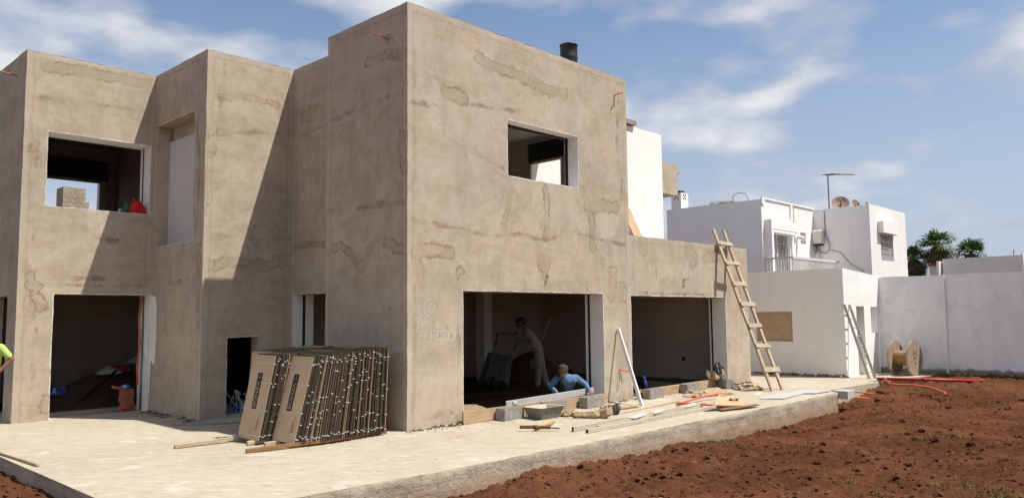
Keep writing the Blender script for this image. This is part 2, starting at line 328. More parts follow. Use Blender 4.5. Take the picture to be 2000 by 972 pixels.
M['black_metal'] = simple('black_sheet_metal', (.018, .018, .02), (.035, .033, .03), 7, .45, .1, 20, .3, .5)
M['rust'] = simple('rusty_steel', (.17, .075, .032), (.11, .05, .025), 20, .8, .3, 60)
M['handle'] = make_wood('tool_handle', (.50, .31, .14), (.40, .23, .10), (.3, .17, .08))
M['orange'] = simple('orange_conduit', (.58, .145, .075), (.50, .12, .06), 8, .6)
M['red'] = simple('red_pvc_pipe', (.42, .025, .04), (.33, .02, .03), 4, .4)
M['wire'] = simple('grey_wire', (.10, .095, .09), (.16, .15, .14), 20, .6)
M['cable_grey'] = simple('grey_cable', (.22, .22, .22), (.3, .3, .3), 10, .6)
M['cable_white'] = simple('white_cable', (.6, .6, .58), (.5, .5, .48), 10, .6)
M['blue'] = simple('blue_plastic', (.02, .07, .30), (.015, .05, .22), 10, .5)
M['teal'] = simple('teal_print_bag', (.02, .16, .24), (.45, .47, .47), 5, .6, contrast=(.55, .6))
M['bag_blue'] = simple('blue_print_bag', (.03, .09, .35), (.5, .5, .5), 6, .6, contrast=(.52, .58))
M['bag_red'] = simple('red_print_bag', (.33, .02, .04), (.5, .48, .46), 6, .6, contrast=(.5, .56))
M['bag_white'] = simple('white_print_bag', (.5, .49, .46), (.3, .29, .28), 6, .6)
M['red_bag'] = simple('red_plastic_bag', (.55, .015, .02), (.45, .01, .015), 9, .4, .3, 14); M['green'] = simple('green_plastic', (.015, .15, .06), (.01, .1, .04), 9, .5)
M['kraft'] = simple('kraft_paper_sack', (.44, .325, .205), (.34, .24, .145), 6, .9, .5, 16); M['kraft_print'] = simple('printed_sack_panel', (.07, .066, .064), (.28, .24, .19), 12, .85, .6, 14, contrast=(.52, .62))
M['tile'] = simple('grey_paving_tile', (.47, .46, .43), (.41, .40, .37), 5, .8, .1, 40)
M['trough'] = simple('cement_crusted_trough', (.24, .215, .175), (.16, .142, .115), 12, .95, .8, 30); M['trough_in'] = simple('dried_mortar', (.55, .49, .38), (.48, .42, .32), 8, .95, .5, 20)
M['film'] = simple('plastic_film', (.58, .55, .49), (.48, .45, .40), 12, .45, .6, 25)
M['terracotta'] = simple('terracotta_brick', (.40, .135, .07), (.33, .105, .055), 16, .9, .4, 50)
M['skin'] = simple('skin', (.26, .135, .085), (.21, .105, .065), 20, .6); M['skin_dark'] = simple('tanned_skin', (.20, .10, .065), (.16, .08, .05), 20, .6)
M['lime'] = simple('lime_tshirt', (.47, .68, .17), (.40, .58, .13), 12, .9, .2, 15); M['grey_shirt'] = simple('grey_brown_tshirt', (.37, .325, .27), (.30, .265, .215), 9, .95, .2, 15)
M['blue_shirt'] = simple('blue_work_shirt', (.13, .22, .38), (.085, .15, .27), 9, .95, .6, 14); M['dark_trousers'] = simple('black_trousers', (.012, .012, .014), (.02, .02, .022), 9, .95)
M['dusty_trousers'] = simple('dusty_trousers', (.34, .295, .235), (.25, .215, .17), 7, .95, .2, 15); M['cap'] = simple('dark_cap', (.045, .04, .035), (.03, .027, .024), 10, .95); M['cap2'] = simple('khaki_cap', (.055, .052, .042), (.04, .037, .03), 10, .95)
M['boot'] = simple('dusty_boots', (.06, .05, .04), (.09, .075, .058), 12, .9); M['hair'] = simple('black_hair', (.012, .01, .009), (.02, .017, .015), 30, .7)
M['barrow'] = simple('dirty_green_barrow_steel', (.095, .105, .10), (.15, .135, .115), 8, .7, .3, 25); M['barrow_blue'] = simple('blue_barrow_handle', (.03, .075, .14), (.06, .07, .08), 10, .6)
M['tyre'] = simple('rubber', (.014, .014, .014), (.03, .027, .023), 14, .9)
M['palm_leaf'] = simple('palm_leaf', (.075, .13, .030), (.045, .085, .020), 1.5, .6); M['palm_dry'] = simple('dry_palm_leaf', (.165, .105, .05), (.095, .058, .028), 1.5, .9); M['palm_trunk'] = simple('palm_trunk', (.10, .072, .05), (.065, .046, .032), 6, .95, .6, 20)
M['leaf'] = simple('dark_foliage', (.035, .075, .022), (.022, .048, .015), 4, .7); M['grass'] = simple('weed_green', (.10, .19, .04), (.07, .14, .028), 10, .7)
M['heater'] = simple('cream_enamel', (.64, .62, .55), (.6, .58, .51), 5, .4); M['dish'] = simple('rusty_satellite_dish', (.36, .26, .19), (.26, .17, .12), 5, .7); M['iron_white'] = simple('white_painted_iron', (.72, .71, .69), (.62, .6, .57), 9, .6)
M['dark_glass'] = simple('dark_window_interior', (.02, .022, .025), (.035, .035, .037), 2, .25, 0, 10, 0, .6); M['brown_door'] = simple('brown_wood_door', (.20, .085, .035), (.15, .06, .025), 4, .6, .1, 20, stretch=(6, 6, .8))
M['far_grey'] = make_stucco('far_parapet_grey', (.70, .71, .65), (.66, .67, .62), 3, .1); M['far_cream'] = make_stucco('far_cream_wall', (.62, .575, .51), (.57, .53, .47), 3, .1)
M['roof_tile'] = simple('red_roof', (.28, .09, .06), (.22, .07, .045), 8, .9); M['roof'] = simple('flat_roof_screed', (.30, .26, .21), (.24, .21, .17), 3, .95)
# ------------------------------------------------------------------ ground
def slab_z(x, y):
    s = min(max((x+1.6)/1.6, 0), 1); s = s*s*(3-2*s); return .085*s*(1-min(max(-y/2.5, 0), 1))
def smooth01(a, b, x): t = np.clip((x-a)/(b-a), 0, 1); return t*t*(3-2*t)
YF = [(-4.9, -2.38), (-3.5, -2.40), (-1.2, -2.48), (1.3, -2.54), (3, -2.57), (5.3, -2.54), (8.2, -2.60), (9.6, -2.51), (11.2, -2.47)]
def yfront(x): return np.interp(x, [p[0] for p in YF], [p[1] for p in YF])
def soil_z(x, y):
    zn = np.interp(x, [-5, -2, -.5, .5, 2, 4, 6, 8, 11, 12.5, 14, 16, 18], [-.4, -.38, -.31, -.25, -.32, -.35, -.42, -.46, -.46, -.36, -.2, -.06, .02])
    zb = -.37+.38*smooth01(9.5, 17.8, x); w_ = np.exp(-np.clip(-2.6-y, 0, 50)/1.1); z = zn*w_+zb*(1-w_)
    z = np.where(x < -4.7, -.19+.0*x, z)
    z = z+.10*(fbm(x*.45, y*.45, 3, 1)-.5)+.075*(fbm(x*1.7, y*1.7, 3, 2)-.5)+.09*(fbm(x*4.6, y*4.6, 4, 3)-.5)+.06*(fbm(x*13, y*13, 3, 4)-.5)
    p = vnoise(x*7.1, y*7.1, 5); z = z-.075*np.clip(p-.72, 0, 1)/.28
    p = vnoise(x*3.1+9, y*3.1, 6); z = z+.05*np.clip(p-.74, 0, 1)/.26
    return z
def lines(segs):
    out = []
    for a, b, st in segs: out += list(np.arange(a, b, st))
    return np.array(out+[segs[-1][1]])
gx = lines([(-900, -60, 120), (-60, -8, 4), (-8, -5.4, .2), (-5.4, 13, .04), (13, 19, .06), (19, 60, 3), (60, 1200, 120)])
gy = lines([(-900, -60, 120), (-60, -12, 4), (-12, -8.6, .15), (-8.6, -1.6, .04), (-1.6, 4, .15), (4, 60, 4), (60, 1200, 120)])
X, Y = np.meshgrid(gx, gy, indexing='ij'); Z = soil_z(X, Y)
inner = (X > -4.8) & (X < 11.1) & (Y > yfront(X)+.12) | (X > 11) & (X < 14.8) & (Y > -1.95) | (X > 14.7) & (Y > -1.82-.278*(X-14.75)) | (Y > 3); Z = np.where(inner & (X > -4.8), -.6, Z)
nx, ny = X.shape
me = bpy.data.meshes.new('ground'); V = np.stack([X, Y, Z], -1).reshape(-1, 3)
idx = np.arange(nx*ny).reshape(nx, ny); Q = np.stack([idx[:-1, :-1], idx[1:, :-1], idx[1:, 1:], idx[:-1, 1:]], -1).reshape(-1, 4)
def np_mesh(name, V, Q, mat, smooth=True):
    me = bpy.data.meshes.new(name); k = Q.shape[1]
    me.vertices.add(len(V)); me.vertices.foreach_set('co', V.astype(np.float32).ravel()); me.loops.add(Q.size); me.loops.foreach_set('vertex_index', Q.astype(np.int32).ravel())
    me.polygons.add(len(Q)); me.polygons.foreach_set('loop_start', np.arange(0, Q.size, k, dtype=np.int32)); me.polygons.foreach_set('loop_total', np.full(len(Q), k, dtype=np.int32))
    me.update(calc_edges=True); me.materials.append(mat)
    if smooth: me.polygons.foreach_set('use_smooth', np.ones(len(Q), bool))
    return me
o = link('ground', np_mesh('ground', V, Q, M['soil'])); tag(o, 'red-brown turned soil of the garden plot', kind='structure')
# terrace slab
sx = lines([(-4.9, 11.2, .08)]); st = np.concatenate([np.linspace(0, .03, 3), np.linspace(.05, 1, 60)])
V = []; ns = len(st)
for x in sx:
    y0 = yfront(x)+.035*(fbm(np.array(x*1.3), np.array(3.3), 4)-.5)+.03*(vnoise(np.array(x*9), np.array(1.), 2)-.5)
    for t in st:
        y = y0+t*(13-y0); z = slab_z(x, y)+.012*(float(fbm(np.array(x*1.5), np.array(y*1.5), 3, 6))-.5)
        if t == 0: z -= .012+.03*max(0, float(vnoise(np.array(x*6), np.array(8.), 3))-.6)
        V.append((x, y, z))
nxs = len(sx); idx = np.arange(nxs*ns).reshape(nxs, ns); Q = np.stack([idx[:-1, :-1], idx[1:, :-1], idx[1:, 1:], idx[:-1, 1:]], -1).reshape(-1, 4)
VA = np.array(V); cen = VA[Q].mean(1); Q = Q[~((cen[:, 0] > .35) & (cen[:, 1] > .28))]
o = link('terrace', np_mesh('terrace', VA, Q, M['slab'])); tag(o, 'pale dusty concrete terrace slab around the house', kind='structure'); TERRACE = o
top = np.array(V).reshape(nxs, ns, 3)[:, 0]; rows = [0, .03, .08, .16, .25, .34, .45, .9]; VF = []
for i in range(nxs):
    x, y, z = top[i]
    for j, d in enumerate(rows):
        off = 0 if j == 0 else .05*(float(fbm(np.array(x*2.2), np.array(d*6+1), 4, 2))-.5)-.012
        VF.append((x, y+off-(.02 if d > .3 else 0), z-d))
nr = len(rows); idx = np.arange(nxs*nr).reshape(nxs, nr); Q = np.stack([idx[:-1, :-1], idx[:-1, 1:], idx[1:, 1:], idx[1:, :-1]], -1).reshape(-1, 4)
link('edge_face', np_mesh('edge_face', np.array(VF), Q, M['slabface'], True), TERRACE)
side = np.array(V).reshape(nxs, ns, 3)[0]; VF = []
for k, (x, y, z) in enumerate(side):
    for j, d in enumerate(rows): VF.append((x-.0+(0 if j == 0 else .03*(float(fbm(np.array(y*2.2), np.array(d*6+1), 4, 3))-.5)), y, z-d))
idx = np.arange(ns*nr).reshape(ns, nr); Q = np.stack([idx[:-1, :-1], idx[:-1, 1:], idx[1:, 1:], idx[1:, :-1]], -1).reshape(-1, 4)
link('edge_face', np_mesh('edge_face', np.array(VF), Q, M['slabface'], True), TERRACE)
m = MB(); m.add([(11.2, -2.47, .0), (11.2, -2.47, -.8), (11.2, 0, -.8), (11.2, 0, 0)], [(0, 1, 2, 3)]); m.build('edge_face', M['slabface'], TERRACE)
m = MB(); m.prism([(11.19, 3), (11.19, -2.1), (13.2, -2.2), (14.7, -2.26), (14.75, -1.9), (16.7, -2.45), (17.7, -2.72), (18.6, -2.75), (18.6, 3)], -.5, -.006)
o = m.build('path', M['slab']); tag(o, 'concrete path from terrace to the shed', kind='structure')
# ------------------------------------------------------------------ the unfinished house
STAINS={
'front':[('f', 0.098, [(1.65, 6.62), (2.05, 6.52), (2.67, 6.52), (3.41, 6.41), (4.12, 6.43)]), ('l', 0.0, [(0.05, 5.47), (0.61, 5.52), (1.45, 5.7), (2.31, 5.77), (2.95, 5.83)]), ('f', 0.057, [(2.5, 4.29), (2.35, 3.87), (2.24, 3.46)]), ('f', 0.07, [(3.46, 4.36), (3.48, 3.92), (3.45, 3.45)]), ('f', 0.086, [(4.62, 4.49), (4.82, 4.21), (4.91, 3.78), (4.92, 3.29)]), ('f', 0.121, [(4.81, 4.16), (5.35, 4.24), (5.79, 4.23)]), ('f', 0.104, [(0.18, 2.99), (0.6, 3.03), (0.95, 2.98)]), ('f', 0.068, [(0.24, 2.93), (0.29, 2.44)]), ('f', 0.179, [(3.37, 2.91)]), ('f', 0.09, [(3.39, 2.66), (3.45, 2.52)]), ('f', 0.062, [(1.13, 2.66)]), ('f', 0.053, [(1.18, 2.71)]), ('f', 0.132, [(5.62, 2.84), (5.58, 2.51)]), ('f', 0.154, [(5.57, 2.35)]), ('l', 0.0, [(0.05, 3.51), (0.49, 3.48), (1.19, 3.44), (1.94, 3.35), (2.62, 3.45), (3.35, 3.36), (4.29, 3.61), (5.32, 3.48), (6.1, 3.44)]), ('l', 0.0, [(5.97, 6.97), (5.83, 5.44), (6.0, 4.89), (5.93, 3.97)]), ('l', 0.0, [(0.14, 2.4), (0.18, 1.23), (0.11, 0.41)]), ('l', 0.0, [(1.09, 2.15), (1.13, 1.36), (1.08, 0.5)]), ('f', 0.1, [(5.93, 2.52), (5.98, 2.29)]), ('l', 0.0, [(0.05, 4.6), (0.84, 4.63), (1.57, 4.82), (2.29, 4.64)]), ('f', 0.11, [(0.84, 5.8), (1.26, 5.78)]), ('l', 0.0, [(0.37, 0.22), (0.93, 0.34), (1.08, 0.2)])],
'left':[('f', 0.071, [(1.12, 6.41), (0.79, 6.42), (0.08, 6.33)]), ('l', 0.0, [(2.37, 5.54), (1.55, 5.62), (0.79, 5.65), (0.01, 5.65)]), ('l', 0.0, [(2.34, 3.88), (1.53, 3.83), (0.77, 3.81), (0.01, 3.79)]), ('f', 0.026, [(1.37, 3.85), (0.49, 3.81), (0.01, 3.81)]), ('f', 0.054, [(2.33, 3.1), (1.92, 3.22), (1.55, 2.99), (1.28, 2.74), (1.03, 3.05), (0.83, 3.21)]), ('f', 0.075, [(0.56, 3.16), (-0.02, 2.98)]), ('f', 0.079, [(0.53, 6.69), (0.43, 6.55)]), ('f', 0.076, [(0.14, 4.97), (0.1, 4.35)]), ('l', 0.0, [(0.48, 2.07), (0.41, 1.23), (0.5, 0.39)])],
'recess':[('l', 0.0, [(4.51, 5.75), (4.01, 5.7), (3.25, 5.78)]), ('l', 0.0, [(4.45, 3.37), (3.96, 3.4), (3.25, 3.39)]), ('f', 0.145, [(4.1, 6.11), (3.44, 6.1)]), ('f', 0.041, [(4.35, 3.41), (3.3, 3.37)])],
'b2f':[('f', 0.063, [(-1.02, 6.28), (-0.63, 6.4), (-0.3, 6.4), (0.17, 6.34)]), ('f', 0.094, [(-1.04, 2.93), (-0.88, 3.05), (-0.45, 3.03), (-0.01, 2.95), (0.2, 3.1), (0.46, 3.05)]), ('l', 0.0, [(-1.33, 5.43), (-0.83, 5.57), (-0.28, 5.7), (0.23, 5.74)]), ('l', 0.0, [(-1.3, 3.55), (-0.89, 3.52), (-0.24, 3.52), (0.51, 3.57)]), ('f', 0.05, [(-1.3, 5.61), (-1.34, 5.1), (-1.33, 3.9)]), ('l', 0.0, [(-0.97, 7.02), (-1.05, 6.17), (-1.14, 5.13)])],
'b2l':[('l', 0.0, [(6.64, 2.6), (5.84, 2.65), (4.79, 2.73)]), ('l', 0.0, [(6.04, 2.03), (5.33, 2.15), (4.74, 2.18)]), ('f', 0.069, [(4.75, 3.32), (4.67, 2.53), (4.67, 1.75)]), ('l', 0.0, [(4.96, 5.89), (4.79, 4.83), (4.86, 3.53)])],
'b1f':[('f', 0.105, [(-3.47, 6.92), (-2.63, 6.98), (-1.5, 7.0)]), ('l', 0.0, [(-3.71, 6.25), (-3.17, 6.29), (-2.41, 6.33), (-1.49, 6.35)]), ('f', 0.07, [(-3.61, 5.37), (-3.62, 5.25)]), ('l', 0.0, [(-3.58, 5.15), (-3.63, 4.14), (-3.56, 3.45)]), ('l', 0.0, [(-3.14, 2.77), (-2.3, 2.75), (-1.36, 2.76)]), ('l', 0.0, [(-3.12, 2.61), (-2.29, 2.59), (-1.36, 2.65)]), ('l', 0.0, [(-3.68, 2.95), (-3.46, 1.78), (-3.5, 0.61)]), ('f', 0.099, [(-3.58, 2.76), (-3.39, 2.17)]), ('l', 0.0, [(-2.8, 3.6), (-2.12, 3.54), (-1.41, 3.65)]), ('f', 0.079, [(-3.27, 0.21), (-3.23, 0.4)])],
'wing':[('f', 0.202, [(8.72, 3.45), (8.95, 3.27)]), ('f', 0.101, [(8.87, 3.08)]), ('f', 0.209, [(6.75, 3.43)]), ('f', 0.101, [(6.18, 2.65)]), ('l', 0.0, [(7.26, 3.25), (7.28, 2.72)]), ('f', 0.132, [(9.57, 3.3), (10.09, 3.39)]), ('l', 0.0, [(6.41, 2.39), (8.09, 2.39), (10.02, 2.41)]), ('f', 0.123, [(11.14, 2.89), (11.25, 2.08)]), ('l', 0.0, [(11.28, 1.8), (11.16, 0.86)])],
}
CHALK=[[(0.563, 2.041), (0.538, 1.996), (0.504, 1.96), (0.465, 1.937), (0.426, 1.929), (0.391, 1.937), (0.365, 1.961), (0.351, 1.997), (0.349, 2.042), (0.362, 2.089), (0.386, 2.133), (0.42, 2.169), (0.459, 2.193), (0.498, 2.202), (0.533, 2.194), (0.56, 2.17), (0.575, 2.133), (0.576, 2.089), (0.563, 2.041)], [(0.518, 2.133), (0.473, 2.108), (0.44, 2.065), (0.429, 2.014), (0.462, 1.988), (0.484, 2.014), (0.451, 2.039)], [(0.367, 1.828), (0.355, 1.791), (0.335, 1.76), (0.311, 1.739), (0.284, 1.73), (0.257, 1.733), (0.235, 1.749), (0.22, 1.776), (0.214, 1.81), (0.216, 1.847), (0.228, 1.883), (0.247, 1.914), (0.272, 1.936), (0.299, 1.945), (0.325, 1.942), (0.348, 1.926), (0.363, 1.9), (0.37, 1.865), (0.367, 1.828)], [(0.286, 1.879), (0.242, 1.796)], [(0.297, 1.854), (0.33, 1.862), (0.329, 1.837), (0.286, 1.795), (0.351, 1.803)], [(0.607, 1.782), (0.641, 1.808), (0.675, 1.79), (0.652, 1.756), (0.607, 1.722), (0.674, 1.721)], [(0.709, 1.738), (0.697, 1.712)], [(0.8, 1.779), (0.754, 1.772), (0.777, 1.745), (0.743, 1.72), (0.789, 1.719), (0.766, 1.754), (0.8, 1.779)], [(0.878, 1.739), (0.876, 1.732), (0.871, 1.725), (0.865, 1.72), (0.856, 1.718), (0.848, 1.718), (0.839, 1.72), (0.832, 1.726), (0.828, 1.732), (0.827, 1.74), (0.828, 1.748), (0.833, 1.755), (0.839, 1.759), (0.848, 1.762), (0.857, 1.762), (0.865, 1.759), (0.872, 1.754), (0.876, 1.747), (0.878, 1.739)], [(0.329, 1.669), (0.297, 1.585), (0.395, 1.583)], [(0.384, 1.642), (0.373, 1.516)], [(0.483, 1.581), (0.481, 1.566), (0.475, 1.554), (0.467, 1.544), (0.456, 1.54), (0.444, 1.54), (0.433, 1.545), (0.425, 1.555), (0.419, 1.568), (0.417, 1.582), (0.419, 1.597), (0.425, 1.609), (0.434, 1.618), (0.444, 1.623), (0.456, 1.623), (0.467, 1.618), (0.476, 1.608), (0.481, 1.595), (0.483, 1.581)], [(0.506, 1.682), (1.033, 1.658), (0.996, 1.489), (0.719, 1.519), (0.516, 1.529), (0.506, 1.682)], [(0.731, 1.677), (0.719, 1.514)], [(0.573, 1.638), (0.55, 1.579)], [(0.595, 1.569), (0.601, 1.578)], [(0.64, 1.645), (0.617, 1.586), (0.663, 1.593)], [(0.651, 1.628), (0.651, 1.551)], [(0.709, 1.592), (0.708, 1.583), (0.705, 1.575), (0.7, 1.57), (0.694, 1.567), (0.688, 1.567), (0.682, 1.57), (0.677, 1.576), (0.674, 1.584), (0.673, 1.593), (0.674, 1.602), (0.677, 1.609), (0.682, 1.615), (0.688, 1.618), (0.694, 1.618), (0.7, 1.614), (0.705, 1.609), (0.708, 1.601), (0.709, 1.592)], [(0.788, 1.642), (0.811, 1.563)], [(0.834, 1.563), (0.84, 1.571)], [(0.869, 1.64), (0.857, 1.588), (0.903, 1.587)], [(0.915, 1.63), (0.892, 1.518)], [(0.976, 1.577), (0.975, 1.568), (0.971, 1.56), (0.966, 1.554), (0.959, 1.551), (0.952, 1.551), (0.946, 1.555), (0.941, 1.561), (0.937, 1.569), (0.936, 1.578), (0.937, 1.586), (0.941, 1.594), (0.946, 1.6), (0.953, 1.603), (0.959, 1.603), (0.966, 1.599), (0.971, 1.593), (0.975, 1.585), (0.976, 1.577)], [(1.032, 1.619), (1.056, 1.575)], [(11.094, 1.535), (11.015, 1.215)], [(11.094, 1.535), (11.234, 1.519)], [(11.056, 1.401), (11.195, 1.385)], [(11.233, 1.505), (11.191, 1.331)], [(0.264, 1.036), (0.274, 1.019)], [(6.281, 2.658), (6.337, 2.602), (6.354, 2.546)], [(6.177, 2.497), (6.192, 2.385)], [(6.126, 2.182), (6.161, 2.093)]]
def polydist(U, W, pts):
    d = np.full(U.shape, 9.)
    if len(pts) == 1: return np.hypot(U-pts[0][0], W-pts[0][1])
    for (a, b), (c, e) in zip(pts[:-1], pts[1:]):
        dx, dy = c-a, e-b; t = np.clip(((U-a)*dx+(W-b)*dy)/(dx*dx+dy*dy+1e-9), 0, 1); d = np.minimum(d, np.hypot(U-a-t*dx, W-b-t*dy))
    return d
def unstained(o):
    for nm in ('stain', 'tide', 'edge', 'hole'):
        at = o.data.attributes.new(nm, 'FLOAT', 'POINT'); at.data.foreach_set('value', [1.]*len(o.data.vertices))
    return o
def gridlines(a, b, step, extra):
    k = sorted(set([a, b]+[e for e in extra if a < e < b])); out = []
    for p, q in zip(k[:-1], k[1:]):
        n = max(1, int(round((q-p)/step))); out += list(np.linspace(p, q, n+1)[:-1])
    return np.array(out+[b])
def panel(name, axis, c, u0, u1, z0, z1, holes, mat, parent, stains=(), step=.08):
    us = gridlines(u0, u1, step, [h for H_ in holes for h in H_[:2]]); zs = gridlines(z0, z1, step, [h for H_ in holes for h in H_[2:]])
    U, W = np.meshgrid(us, zs, indexing='ij'); S = np.full(U.shape, 1.); T = np.full(U.shape, 1.); E_ = np.minimum(np.minimum(U-u0, u1-U), z1-W)
    for kind, r, pts in stains:
        d = polydist(U, W, pts)
        if kind == 'f': S = np.minimum(S, d-r)
        else: T = np.minimum(T, d)
    Hd = np.full(U.shape, 1.)
    for a_, b_, lo_, hi_ in holes: Hd = np.minimum(Hd, np.hypot(np.maximum(np.maximum(a_-U, U-b_), 0), np.maximum(np.maximum(lo_-W, W-hi_), 0)))
    Cc = np.full(U.shape, c); V = np.stack([Cc, U, W] if axis == 'x' else [U, Cc, W], -1).reshape(-1, 3)
    if step < .1:   # hand-made arrises: edges of walls and openings wander a little
        near = (np.minimum(E_, Hd).ravel() < .02)[:, None]; q_ = V[:, 0]*1.7+V[:, 1]*2.3; w_ = V[:, 2]
        V = V+near*np.stack([(fbm(w_*2.1+k_*5, q_*2.1+k_, 4, k_)-.5)*.016+(vnoise(w_*14+k_, q_*14, k_+1)-.5)*.006 for k_ in range(3)], -1)
    n1, n2 = U.shape; idx = np.arange(n1*n2).reshape(n1, n2)
    Q = np.stack([idx[:-1, :-1], idx[1:, :-1], idx[1:, 1:], idx[:-1, 1:]], -1).reshape(-1, 4)
    cu = (us[:-1]+us[1:])/2; cz = (zs[:-1]+zs[1:])/2; CU, CZ = np.meshgrid(cu, cz, indexing='ij'); keep = np.ones(CU.shape, bool)
    for a, b, lo, hi in holes: keep &= ~((CU > a) & (CU < b) & (CZ > lo) & (CZ < hi))
    me = np_mesh(name, V, Q[keep.ravel()], mat, False)
    for nm, A in (('stain', S), ('tide', T), ('edge', E_), ('hole', Hd)):
        at = me.attributes.new(nm, 'FLOAT', 'POINT'); at.data.foreach_set('value', A.astype(np.float32).ravel())
    return link(name, me, parent)
def reveal(wall, axis, c0, c1, hole, mats, bottom=True, name='reveal'):
    """four sides of an opening between the wall's outer and inner face"""
    a, b, lo, hi = hole; e = .0015
    def P(u, c, z): return (c, u, z) if axis == 'x' else (u, c, z)
    for nm, q in (('jamb', [P(a-e, c0, lo), P(a-e, c1, lo), P(a-e, c1, hi), P(a-e, c0, hi)]), ('jamb', [P(b+e, c0, lo), P(b+e, c1, lo), P(b+e, c1, hi), P(b+e, c0, hi)]),
                  ('soffit', [P(a, c0, hi+e), P(b, c0, hi+e), P(b, c1, hi+e), P(a, c1, hi+e)])) + ((('sill', [P(a, c0, lo-e), P(b, c0, lo-e), P(b, c1, lo-e), P(a, c1, lo-e)]),) if bottom else ()):
        unstained(pyobj(nm, q, [(0, 1, 2, 3)], mats[1] if nm in ('soffit', 'sill') and len(mats) > 1 else mats[0], wall))
def room(parent, x0, x1, y0, y1, z0, z1, holes, wmat, fmat, cmat=None):
    for side, ax, c, a, b in (('front', 'y', y0, x0, x1), ('back', 'y', y1, x0, x1), ('left', 'x', x0, y0, y1), ('right', 'x', x1, y0, y1)):
        panel('interior_wall', ax, c, a, b, z0, z1, holes.get(side, []), wmat, parent, step=1.5)
    pyobj('ceiling', [(x0, y0, z1), (x1, y0, z1), (x1, y1, z1), (x0, y1, z1)], [(0, 1, 2, 3)], cmat or wmat, parent)
    pyobj('floor', [(x0, y0, z0), (x1, y0, z0), (x1, y1, z0), (x0, y1, z0)], [(0, 1, 2, 3)], fmat, parent)
H = 7.184; HW = 3.669; XR = 6.233; XW = 11.704; D = .5675; YL = 2.3865; Y2 = 4.556; X2 = -1.329; Y3 = 7.0026; X1 = -3.8035; PL = M['plaster']
house = empty('unfinished_house', (1.2, 5, 0), 'unfinished two-storey house in bare beige cement plaster with open window holes', 'house')
h_op1 = (1.235, 5.235, .05, 2.355); h_win = (2.395, 4.484, 4.525, 5.595); h_op2 = (6.25, 10.442, .05, 2.33)
h_b1w = (-3.38, -1.412, 4.152, 5.63); h_b1d = (-3.172, -1.345, .0, 2.432); h_b2d = (-.807, -.15, .0, 1.55); h_b2w = (5.057, 6.885, 3.445, 6.05)
h_rec = (2.75, 4.47, 1.335, 2.4); h_left = (7.62, 9.4, .0, 2.408); h_gr = (1.63, 2.55, 4.6, 6.03); h_eb = (-2.9, -.83, 4.3, 5.98)
w_front = panel('wall', 'y', 0, 0, XR, 0, H, [h_op1, h_win], PL, house, STAINS['front'], .06)
w_left = panel('wall', 'x', 0, 0, YL, 0, H, [], PL, house, STAINS['left'], .06)
panel('wall', 'y', YL, 0, D, 0, H, [], PL, house)
w_rec = panel('wall', 'x', D, YL, Y2, 0, H, [h_rec], PL, house, STAINS['recess'], .06)
w_b2f = panel('wall', 'y', Y2, X2, D, 0, H, [h_b2d], PL, house, STAINS['b2f'], .06)
w_b2l = panel('wall', 'x', X2, Y2, Y3, 0, H, [h_b2w], PL, house, STAINS['b2l'], .06)
w_b1f = panel('wall', 'y', Y3, X1, X2, 0, H, [h_b1w, h_b1d], PL, house, STAINS['b1f'], .06)
w_b1l = panel('wall', 'x', X1, Y3, 12, 0, H, [h_left], PL, house)
w_wing = panel('wall', 'y', 0, XR, XW, 0, HW, [h_op2], PL, house, STAINS['wing'], .06)
panel('wall', 'x', XW, 0, 8, 0, HW, [], PL, house); w_right = panel('wall', 'x', XR, 0, 12, HW-.05, H, [h_gr], PL, house); w_back = panel('wall', 'y', 12, X1, XR, 0, H, [h_eb], PL, house)
pyobj('roof', [(0, 0, H), (XR, 0, H), (XR, 12, H), (X1, 12, H), (X1, Y3, H), (X2, Y3, H), (X2, Y2, H), (D, Y2, H), (D, YL, H), (0, YL, H)], [tuple(range(10))], M['roof'], house)
pyobj('roof', [(XR, 0, HW), (XW, 0, HW), (XW, 8, HW), (XR, 8, HW)], [(0, 1, 2, 3)], M['roof'], house)
WP = M['white_paint']
reveal(w_front, 'y', 0, .48, h_op1, [WP, PL]); reveal(w_front, 'y', 0, .36, h_win, [WP]); reveal(w_wing, 'y', 0, .48, h_op2, [WP, PL])
reveal(w_b1f, 'y', Y3, 7.55, h_b1d, [WP, PL], False); reveal(w_b1f, 'y', Y3, 7.55, h_b1w, [WP]); reveal(w_b2f, 'y', Y2, 4.86, h_b2d, [PL], False)
reveal(w_b2l, 'x', X2, -.95, h_b2w, [PL]); reveal(w_rec, 'x', D, 1.05, h_rec, [WP, PL]); reveal(w_b1l, 'x', X1, -3.45, h_left, [PL], False)
reveal(w_right, 'x', XR, 5.9, h_gr, [WP]); reveal(w_back, 'y', 12, 11.5, h_eb, [WP])
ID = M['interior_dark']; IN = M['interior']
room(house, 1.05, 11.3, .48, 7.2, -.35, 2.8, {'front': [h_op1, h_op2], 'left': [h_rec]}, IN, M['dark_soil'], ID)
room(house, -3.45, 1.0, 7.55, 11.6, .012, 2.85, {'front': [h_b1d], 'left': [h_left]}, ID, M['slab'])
room(house, -1.02, .32, 4.86, 6.5, .012, 1.95, {'front': [h_b2d]}, M['track_and_shade'], M['slab'])  # closet walls coloured near black to stand for its unlit inside
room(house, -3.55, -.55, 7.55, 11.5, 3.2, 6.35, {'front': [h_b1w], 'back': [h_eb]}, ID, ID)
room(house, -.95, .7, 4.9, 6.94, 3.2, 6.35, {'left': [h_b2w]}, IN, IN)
room(house, 1.05, 5.9, .36, 4.2, 3.2, 6.18, {'front': [h_win], 'right': [h_gr]}, M['far_cream'], M['slab'], WP)
